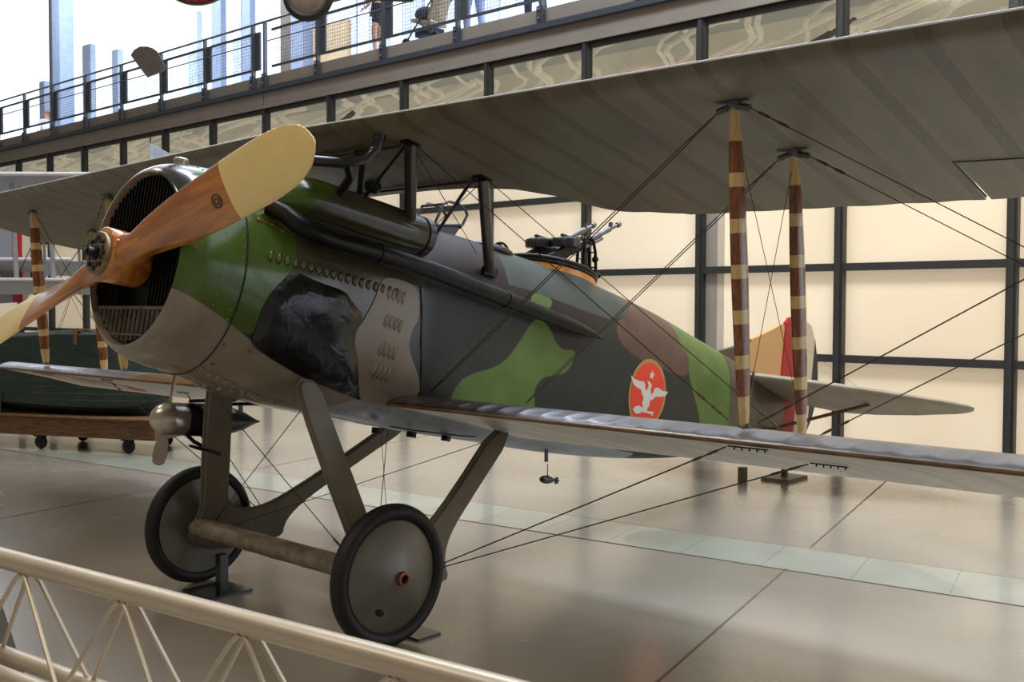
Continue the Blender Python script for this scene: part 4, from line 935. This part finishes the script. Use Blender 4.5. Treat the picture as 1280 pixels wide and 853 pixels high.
# ------------------------------------------------------------------ people on the walkway
def skin_body(nm,chains,mt,par,sub=1):
    """chains: list of [(point, radius)...]; joined at shared points"""
    me=bpy.data.meshes.new(nm); vs=[];es=[];rs=[];idx={}
    for ch in chains:
        prev=None
        for p,r in ch:
            key=tuple(round(c,3) for c in p)
            if key not in idx: idx[key]=len(vs); vs.append(p); rs.append(r)
            i=idx[key]
            if prev is not None and prev!=i: es.append((prev,i))
            prev=i
    me.from_pydata(vs,es,[]); o=link(me,nm,mt,par); md=o.modifiers.new('skin','SKIN'); 
    for v,r in zip(me.skin_vertices[0].data,rs): v.radius=(r,r)
    me.skin_vertices[0].data[0].use_root=True
    ss=o.modifiers.new('sub','SUBSURF'); ss.levels=sub; ss.render_levels=sub; md.use_smooth_shade=True
    return o
def person(label,loc,rz,shirt,trouser,hair,shorts=False,lean=0.0,reach=0.0,cap=False):
    E=empty('person',label,'person',loc,(0,0,rz))
    L=lean
    hip=(0,0,.92); che=(L*.35,0,1.28); nk=(L*.5,0,1.46); hd=(L*.58,0,1.60)
    body=[[(hip,.13),((L*.15,0,1.08),.125),(che,.145),(nk,.06),(hd,.09),((L*.6,0,1.70),.075)]]
    for s in(-1,1):
        sh=(L*.45,s*.19,1.40); el=(L*.45+.08+reach*.14,s*.24,1.13); wr=(L*.45+.16+reach*.32,s*.20,.95+.1*reach)
        body.append([(che,.145),(sh,.055),(el,.042),(wr,.03),((wr[0]+.06,wr[1],wr[2]-.05),.03)])
        kn=(.03+.06*s,s*.10,.50); an=(-.02+.09*s,s*.10,.09); 
        body.append([(hip,.13),((0,s*.10,.82),.085),(kn,.058),(an,.038),((an[0]+.14,an[1],.03),.034)])
        f=[(wr[0]+.10,wr[1]+q*.018,wr[2]-.10-.01*abs(q)) for q in(-1.5,-.5,.5,1.5)]
    skin_body('body',body,M['skin'],E,1)
    for s in(-1,1):
        wr=(L*.45+.16+reach*.32,s*.20,.95+.1*reach)
        hm=MB()
        for q,ln in((-1.5,.07),(-.5,.085),(.5,.08),(1.5,.065)):
            b=Vector((wr[0]+.07,wr[1]+q*.017,wr[2]-.06)); hm.tube([b,b+Vector((ln*.5,0,-ln*.35)),b+Vector((ln*.7,0,-ln*.75))],[.009,.009,.007],6)
        b=Vector((wr[0]+.05,wr[1]-s*.03,wr[2]-.045)); hm.tube([b,b+Vector((.04,-s*.02,-.015)),b+Vector((.065,-s*.018,-.035))],[.010,.010,.008],6)
        build(hm,'hand_fingers',M['skin'],E)
    top=[[(hip,.15),((L*.15,0,1.08),.15),(che,.17),((L*.48,0,1.42),.09)]]
    for s in(-1,1): top.append([(che,.17),((L*.45,s*.19,1.40),.075),((L*.45+.05,s*.225,1.25),.062)]+([((L*.45+.08+reach*.14,s*.24,1.13),.055),((L*.45+.14+reach*.28,s*.21,.98+.1*reach),.042)] if not shorts else []))
    skin_body('shirt',top,shirt,E,1)
    tr_=[]
    for s in(-1,1):
        kn=(.03+.06*s,s*.10,.50); an=(-.02+.09*s,s*.10,.09)
        ch=[((0,0,.93),.15),((0,s*.10,.80),.105),((kn[0]*.9,kn[1],.55 if shorts else .50),.085 if shorts else .07)]
        if not shorts: ch.append((an,.058))
        tr_.append(ch)
    skin_body('shorts' if shorts else 'trousers',tr_,trouser,E,1)
    hm=MB(); hm.sphere((hd[0]-.015,0,hd[2]+.05),1,14,10,(.100,.088,.095)); build(hm,'hair',hair,E)
    fm=MB()
    for s in(-1,1): fm.sphere((hd[0]+.088,s*.033,hd[2]+.02),.011,8,6); fm.sphere((hd[0],s*.09,hd[2]),1,8,6,(.02,.01,.03))
    fm.sphere((hd[0]+.10,0,hd[2]-.01),1,8,6,(.016,.012,.022)); fm.sphere((hd[0]+.085,0,hd[2]-.05),1,8,6,(.008,.025,.006)); build(fm,'face',M['skin'],E)
    sh=MB()
    for s in(-1,1): sh.sphere((.05+.09*s,s*.10,.035),1,12,8,(.13,.05,.04))
    build(sh,'shoes',M['charcoal'],E)
    return E
M['navy']=mat('navy_cloth',(40,48,66),.8); M['rust']=mat('rust_shirt',(168,98,74),.8); M['blackcloth']=mat('black_cloth',(28,28,32),.85); M['jeans']=mat('pale_jeans',(140,158,192),.8); M['paleshirt']=mat('pale_shirt',(206,208,216),.8); M['blueshirt']=mat('blue_shirt',(120,138,186),.8); M['hair_brown']=mat('hair_brown',(92,58,40),.7); M['hair_red']=mat('hair_auburn',(150,92,66),.7)
person('person standing at the railing in rust shirt and black shorts',tuple(W(13.50,.30,6.08)),2.6,M['rust'],M['blackcloth'],M['hair_brown'],True)
person('person in navy jacket and pale jeans leaning to push a stroller',tuple(W(11.35,.45,6.08)),1.55,M['navy'],M['jeans'],M['hair_brown'],False,.55,1.0)
person('person in blue shirt and dark trousers walking behind the stroller',tuple(W(10.1,.5,6.08)),1.6,M['blueshirt'],M['navy'],M['hair_red'],False,.1,.3)
person('auburn haired person in pale shirt standing far back on walkway',tuple(W(31.9,3.0,6.08)),-2.0,M['paleshirt'],M['jeans'],M['hair_red'],False)
STR=empty('stroller','tan and black folding stroller on the walkway','stroller',tuple(W(12.35,.40,6.08)),(0,0,math.pi/2))
m=MB(); m.box((0,0,.42),(.5,.36,.06),Matrix.Rotation(-.25,3,'Y')); m.box((-.25,0,.62),(.06,.36,.42),Matrix.Rotation(-.35,3,'Y')); build(m,'stroller_seat',mat('stroller_tan',(170,150,120),.8),STR)
m=MB(); 
for s in(-.2,.2): m.tube([(.35,s,.12),(-.1,s,.55),(-.55,s,1.0)],.014,8); m.tube([(-.35,s,.12),(.1,s,.45)],.014,8)
m.tube([(-.55,-.2,1.0),(-.55,.2,1.0)],.016,8); build(m,'stroller_frame',M['charcoal'],STR)
for x in(-.35,.35):
    for s in(-.2,.2):
        m=MB(); m.torus((x,s,.10),(0,1,0),.075,.024,20,8); m.lathe([(-.015,.06),(.015,.06)],(x,s,.10),(0,1,0),16); build(m,'stroller_wheel',M['rubber'],STR)
m=MB(); m.box((-.02,0,.25),(.4,.3,.12)); m.sphere((.1,0,.6),1,12,8,(.2,.15,.12)); build(m,'stroller_basket',M['navy'],STR)
# ------------------------------------------------------------------ background aircraft, hull on dolly (local frame: x right, y away)
VA=math.radians(-47.864)
def frame(D): # point on the floor at depth D ahead of the viewpoint
    return Vector((math.sin(-VA)*D,math.cos(VA)*D,0))
o=frame(14.0); SB=empty('silver_biplane','silver fabric biplane parked behind the camouflaged one, striped rudder showing','aircraft',tuple(o),(0,0,VA))
def wing_slab(x0,x1,zl,y0,ch,drop,th=.08):
    m=MB(); n=14; rings=[]
    for x in np.linspace(x0,x1,24):
        e=1.0
        top=[];bot=[]
        if x1-x<.35: e=math.sqrt(max(.03,1-((.35-(x1-x))/.35)**2))
        for i in range(n+1):
            q=.5-.5*math.cos(PI*i/n); y=y0+ch*q*(.55+.45*e); base=zl-drop*q
            bot.append((x,y,base)); top.append((x,y,base+th*2.2*math.sqrt(q)*(1-q)**.8*.8+.003))
        rings.append(bot+top[::-1][:-1])
    m.loft(rings); return m
def tub(m,pts,r): m.tube(pts,r,8); return m
for (x0,x1,z,y,ch,dr) in((-9.5,-4.2,3.50,0,1.7,.12),(-9.5,-5.0,2.06,.25,1.7,.15)):
    w_=build(wing_slab(x0,x1,z,y,ch,dr),'wing',M['silver_fabric'],SB,True,40)
    m=MB(); m.tube([(x0,y-.005,z+.035),(x1-.2,y-.005,z+.035)],.032,10); build(m,'wing_edge',M['silver_edge'],w_)
for x in(-6.98,-6.46,-8.6):
    for y in(.35,1.25):
        m=MB(); m.tube([(x-.05,y,3.45),(x,y,2.1)],.035 if y<1 else .02,10); build(m,'wing_strut',M['silver_fabric'],SB)
m=MB(); m.tube([(-6.95,.4,3.42),(-5.6,.4,2.12)],.006,6); m.tube([(-6.4,.4,2.12),(-5.5,.4,3.42)],.006,6); m.tube([(-6.4,.4,3.42),(-7.0,.4,2.12)],.006,6); m.tube([(-6.2,.3,1.95),(-5.4,.35,.9)],.006,6); build(m,'bracing_wires',M['wire'],SB)
m=wing_slab(-10,-7.55,2.52,4.0,1.3,.22,.06); tp_=build(m,'tailplane',M['silver_fabric'],SB); m=MB(); m.tube([(-10,4,2.55),(-7.8,4,2.55)],.03,8); build(m,'tailplane_edge',M['silver_edge'],tp_)
k=NT('stripe_rudder'); x=k.xyz()['X']; c_=k.mix(k.ss(x,-9.31,-9.30),lin((150,152,160)),lin((186,34,44))); c_=k.mix(k.ss(x,-9.12,-9.11),c_,lin((222,208,184))); c_=k.mix(k.ss(x,-8.97,-8.96),c_,lin((32,46,62))); k.l(c_,k.b.inputs['Base Color']); M['stripe_rudder']=k.m
m=MB(); out=[(-9.9,1.75),(-9.9,3.2),(-9.6,3.42),(-9.2,3.46),(-9.0,3.4),(-8.86,3.2),(-8.84,2.6),(-8.9,2.1),(-9.1,1.8)]
m.loft([[(x,5.0+d,z) for x,z in out] for d in(-.03,.03)]); build(m,'rudder',M['stripe_rudder'],SB,False)
m=MB(); m.loft([[(-9.6+r*math.cos(2*PI*q/20),y,2.3+r*1.2*math.sin(2*PI*q/20)) for q in range(20)] for y,r in((-1.2,.3),(-.9,.42),(0,.45),(2,.40),(4,.2),(5.2,.06))]); build(m,'fuselage',M['silver_fabric'],SB)
for x in(-10.3,-8.9):
    m=MB(); m.torus((x,-.2,.36),(1,0,0),.30,.06,36,10); m.lathe([(-.03,.28),(.03,.28)],(x,-.2,.36),(1,0,0),24); build(m,'wheel',M['rubber'],SB)
    m=MB(); m.tube([(x,-.2,.36),(-9.6+(.3 if x>-9.6 else -.3),.1,1.9)],.04,8); build(m,'gear_leg',M['silver_fabric'],SB)
# triangular fin of a machine behind the silver wing
o=frame(16.5); AF=empty('tail_fin','pale blue-grey triangular tail fin rising behind the silver wing','aircraft',tuple(o),(0,0,VA))
q=16.5/1271.8
pts=[((190-640)*q,3.7),((190-640)*q,4.36),((227-640)*q,4.10),((250-640)*q,3.72)]
m=MB(); m.loft([[(x,d,z) for x,z in pts] for d in(-.025,.025)]); build(m,'fin',mat('pale_fin',(176,184,202),.5),AF,False)
m=MB(); m.tube([((190-640)*q,0,4.3),((190-640)*q,0,4.45)],.012,6); build(m,'fin_post',M['charcoal'],AF)
m=MB(); m.loft([[((185-640)*q+x,r*math.cos(2*PI*i/16),3.5+r*math.sin(2*PI*i/16)) for i in range(16)] for x,r in((-.2,.06),(.8,.2),(2.2,.3))]); build(m,'fuselage',M['silver_fabric'],AF)
m=MB(); m.tube([((200-640)*q,0,3.45),((200-640)*q,0,0)],.04,8); m.box(((200-640)*q,0,.02),(.5,.5,.04)); m.tube([((300-640)*q,0,3.4),((300-640)*q,0,0)],.04,8); build(m,'support_post',M['charcoal'],AF)
# green hull on wooden dolly
HA=math.radians(-90-24.4+180)
HB=Vector((5.85,12.15,0)); HR=math.atan2(-1.02,.464)
DL=empty('wooden_dolly','low brown wooden dolly beam on black casters carrying the green hull','dolly',tuple(HB),(0,0,HR))
m=MB(); m.box((-.9,0,.29),(4.1,.9,.23)); build(m,'dolly_beam',M['wood_beam'],DL,False)
m=MB(); m.box((-.9,0,.415),(4.1,1.0,.02)); build(m,'dolly_edge',mat('dolly_edge',(128,94,60),.6,0,var=.2),DL,False)
for x in(-2.3,-.55,.72):
    for y in(-.36,.36):
        m=MB(); m.torus((x,y,.085),(0,1,0),.055,.03,20,8); m.lathe([(-.02,.05),(.02,.05)],(x,y,.085),(0,1,0),14); cw=build(m,'caster',M['rubber'],DL)
        m=MB(); m.box((x,y,.165),(.12,.12,.02)); m.box((x+.02,y+.035,.12),(.05,.01,.10)); m.box((x+.02,y-.035,.12),(.05,.01,.10)); build(m,'caster_fork',M['black_metal'],cw)
HL=empty('green_hull','dark green boat hull resting on the wooden dolly','hull',tuple(HB+Vector((0,0,.425))),(0,0,HR))
k=NT('hull_green'); z=k.xyz()['Z']; nz=k.noise(5,4,k.scale((1,4,6)))
f=k.math('FRACT',k.math('MULTIPLY',z,13.0)); ln_=k.math('MULTIPLY',k.math('SUBTRACT',1.0,k.ss(k.math('ABSOLUTE',k.math('SUBTRACT',f,.5)),.03,.05)),k.math('MULTIPLY',k.math('SUBTRACT',1.0,k.ss(z,.50,.54)),k.ss(k.noise(1.5,2),.4,.6)))
c_=k.mix(k.ss(nz,.3,.7),lin((22,36,32)),lin((36,52,46))); c_=k.mix(k.math('MULTIPLY',ln_,.6),c_,lin((110,100,70))); k.l(c_,k.b.inputs['Base Color']); k.b.inputs['Roughness'].default_value=.5; M['hull']=k.m
m=MB(); rings=[]
for x,hw,zt,zb in((-3.2,.1,.86,.25),(-2.8,.30,.87,.15),(-1.9,.44,.90,.06),(-.9,.47,.98,.02),(-.2,.46,1.02,.0),(.35,.42,1.02,.0),(.75,.30,.85,.01),(.95,.16,.65,.05),(1.02,.04,.5,.15)):
    rings.append([(x,-hw*.55,zb),(x,-hw,zb+.12),(x,-hw,zt-.05),(x,-hw*.8,zt),(x,hw*.8,zt),(x,hw,zt-.05),(x,hw,zb+.12),(x,hw*.55,zb)])
m.loft(rings); build(m,'hull_shell',M['hull'],HL,True,35)
m=MB(); m.box((-1.45,-.50,.125),(.80,.06,.25)); build(m,'plywood_skirt',M['ply'],HL,False)
m=MB(); m.box((.05,-.40,1.03),(.06,.06,.03)); m.box((.05,-.45,.94),(.03,.03,.18)); m.box((.28,-.34,1.0),(.4,.04,.02),Matrix.Rotation(.15,3,'Y')); build(m,'deck_bracket',mat('rust_bracket',(112,72,44),.7),HL,False)
# hanging aircraft overhead
o=frame(13.0)+Vector((0,0,5.3))
H1=empty('hanging_aircraft','dark wheeled aircraft hung high, one tyre dipping into view','aircraft',tuple(o),(0,0,VA)); q=13/1271.8
wx=(387-640)*q
m=MB(); m.torus((wx,0,.375),(0.15,1,0),.285,.052,48,12); wl=build(m,'wheel',M['rubber'],H1,True,60)
m=MB(); m.lathe([(-.02,.245),(.02,.25),(.03,.235),(.05,.04),(.05,0)],(wx,0,.375),(-.15,-1,0),40); build(m,'wheel_disc',mat('brown_disc',(138,116,100),.4,0,var=.2,nscale=6),wl)
m=MB(); m.tube([(wx,0,.375),(wx+.35,.2,1.35)],.035,10); m.tube([(wx,0,.375),(wx+.5,1.0,1.4)],.03,10); m.tube([(wx,0.05,.375),(wx+1.3,.2,.375)],.03,10); build(m,'gear_strut',M['charcoal'],H1)
m=MB(); m.loft([[(wx+.75+r*math.cos(2*PI*i/20),y,1.75-.12*y+r*math.sin(2*PI*i/20)) for i in range(20)] for y,r in((-4,.2),(-1.0,.42),(.2,.45),(.9,.40),(1.1,.25))]); build(m,'fuselage',M['charcoal'],H1)
o=frame(13.0)+Vector((0,0,5.53)); H2=empty('red_hanging_aircraft','red bellied aircraft hung high above the walkway','aircraft',tuple(o),(0,0,VA)); cx=(249-640)*q
m=MB(); m.loft([[(cx+a*r*math.cos(2*PI*i/24),y,.38-.22*min(0,y)+.36*r*math.sin(2*PI*i/24)) for i in range(24)] for y,r,a in((-4,.4,.4),(-2,.9,.45),(-.3,1,.45),(.0,.97,.45),(.12,.8,.45),(.16,.4,.45))]); fb=build(m,'fuselage',M['red_gloss'],H2)
m=MB(); m.torus((cx,.02,.38),(0,1,0),.445,.022,40,8); m.v=[(p[0],p[1],.38+(p[2]-.38)*.80) for p in m.v]; build(m,'belly_trim',M['grey_under'],fb)
pq=[(165,70),(170,64),(178,60),(187,60),(194,62),(199,66),(206,82),(204,87),(182,95),(174,84)]
q2=13.3/1271.8
m=MB(); m.loft([[((x-640)*q2,.3+d+(y-60)*.004,1.7475+(380.5-y)*q2-5.53) for x,y in pq] for d in(0,.03)]); build(m,'tail_surface',M['grey_under'],H2,False)
# ------------------------------------------------------------------ supports under the aircraft
ps=(3.372,5.458,0)
A_=empty('support_stand','black steel stand with square base plate beneath the far wheel side','stand',ps)
m=MB(); m.box((-.01,0,.008),(.29,.30,.016),Matrix.Rotation(.05,3,'Z')); build(m,'base_plate',M['black_paint'],A_,False)
m=MB(); m.box((0.02,0,.12),(.055,.055,.21)); build(m,'stand_post',M['black_paint'],A_,False)
m=MB(); m.box((0,0,.006),(.16,.16,.012)); o=build(m,'wheel_plate',M['black_paint'],None,False,loc=None); o.location=(3.64,3.95,.0); tag(o,'flat black floor plate beneath the near wheel','plate')
T=Vector(toW(6.02,0,.87)); TS=empty('tail_stand','small grey stand under the tail skid','stand',(T.x,T.y,0))
m=MB(); m.box((.0,0,.015),(.42,.30,.03)); build(m,'base_plate',mat('stand_grey',(112,104,92),.5),TS,False)
m=MB(); m.box((0,0,(T.z-.05)/2),(.05,.05,T.z-.07)); build(m,'stand_post',M['charcoal'],TS,False)
m=MB(); m.box((-.40,.25,.07),(.07,.07,.14)); build(m,'stand_foot',M['post_brown'],TS,False)
# ------------------------------------------------------------------ barrier truss in the foreground
bo=Vector((1.30,2.6,0)); BD=Vector((.10,-.76,0)).normalized() ; BN=Vector((BD.y,-BD.x,0))  # along, toward the aircraft
BA=empty('barrier_truss','champagne coloured triangular truss barrier rail in front of the aircraft','barrier',tuple(bo))
def bp(s,n,z): return BD*s+BN*n+Vector((0,0,z))
ZT=.985; ZB=.985-.325; NW=.05
sA=lambda i:-.445+.478*i
SGN=-1 if BN.x<0 else 1
m=MB(); m.tube([bp(-2.5,0,ZT),bp(3.0,0,ZT)],.030,16); build(m,'top_rail',M['truss_champagne'],BA)
for nn in(-NW,NW):
    m=MB(); m.tube([bp(-2.5,nn,ZB),bp(3.0,nn,ZB)],.026,14); build(m,'lower_rail',M['truss_champagne'],BA)
for nn in(-NW,NW):
    for i in range(-4,6):
        a=sA(i); c=sA(i)+.239; d=sA(i+1)
        m=MB(); m.tube([bp(a-.012+.02,nn*.3,ZT-.025),bp(a+.035,nn*.4,ZT-.05),bp(c-.02,nn*.93,ZB+.03),bp(c,nn,ZB+.015),bp(c+.02,nn*.93,ZB+.03),bp(d-.035,nn*.4,ZT-.05),bp(d-.008,nn*.3,ZT-.025)],.0065,8); build(m,'lattice_rod',M['truss_champagne'],BA)
for s in(-.80,2.6):
    m=MB(); m.beam(bp(s,0,ZT-.02),bp(s-.0,0,0),.09,.04,tuple(BD)); m.box(bp(s,0,.015),(.3,.5,.03)); build(m,'barrier_post',M['post_brown'],BA,False)
    m=MB(); m.loft([[bp(s+d,-.06,ZT-.03),bp(s+d,.06,ZT-.03),bp(s+d,.22,ZB-.25),bp(s+d,-.22,ZB-.25)] for d in(-.012,.012)]); build(m,'end_plate',M['post_brown'],BA,False)
# ------------------------------------------------------------------ light
w=bpy.data.worlds.new('hall_daylight'); scene.world=w; w.use_nodes=True; t=w.node_tree; bg=t.nodes['Background']
tc=t.nodes.new('ShaderNodeTexCoord'); dt=t.nodes.new('ShaderNodeVectorMath'); dt.operation='DOT_PRODUCT'; t.links.new(tc.outputs['Generated'],dt.inputs[0]); dt.inputs[1].default_value=(WN.x,WN.y,0.0)
mr=t.nodes.new('ShaderNodeMapRange'); mr.interpolation_type='SMOOTHSTEP'; t.links.new(dt.outputs['Value'],mr.inputs['Value']); mr.inputs['From Min'].default_value=.10; mr.inputs['From Max'].default_value=.40
mx=t.nodes.new('ShaderNodeMix'); mx.data_type='RGBA'; t.links.new(mr.outputs[0],mx.inputs['Factor']); mx.inputs['A'].default_value=(.20,.18,.16,1); mx.inputs['B'].default_value=(1.7,1.9,2.2,1)
t.links.new(mx.outputs['Result'],bg.inputs['Color']); bg.inputs['Strength'].default_value=1.0
def area(nm,loc,rot,size,e,col,sy=None):
    l=bpy.data.lights.new(nm,'AREA'); l.energy=e; l.color=col; l.size=size
    if sy: l.shape='RECTANGLE'; l.size_y=sy
    o=bpy.data.objects.new(nm,l); COL.objects.link(o); o.location=loc; o.rotation_euler=rot; return o
for i,(x,y) in enumerate(((-3,0),(-2,8),(3,14))): area('hall_light',(x,y,9.5),(0,0,0),1.2,170,(1,.88,.72))
for i_,s_ in enumerate((10,19,28)): area('column_fill',tuple(W(s_,1.0,12.5)),(0,math.radians(-40),0),4.0,1050,(.86,.92,1.0))  # added unseen fill lamps that brighten the far columns
area('roof_skylight',(6.6,4.5,11),(0,0,0),2.6,1350,(.78,.88,1.0),14.0)
area('wall_fill',(8.5,2.5,7.5),(0,math.radians(-35),0),2.0,160,(1,.88,.7))  # added warm lamp, out of view, to brighten the back wall
vs_=scene.view_settings; vs_.view_transform='Standard'; vs_.look='None'; vs_.exposure=0; vs_.gamma=1
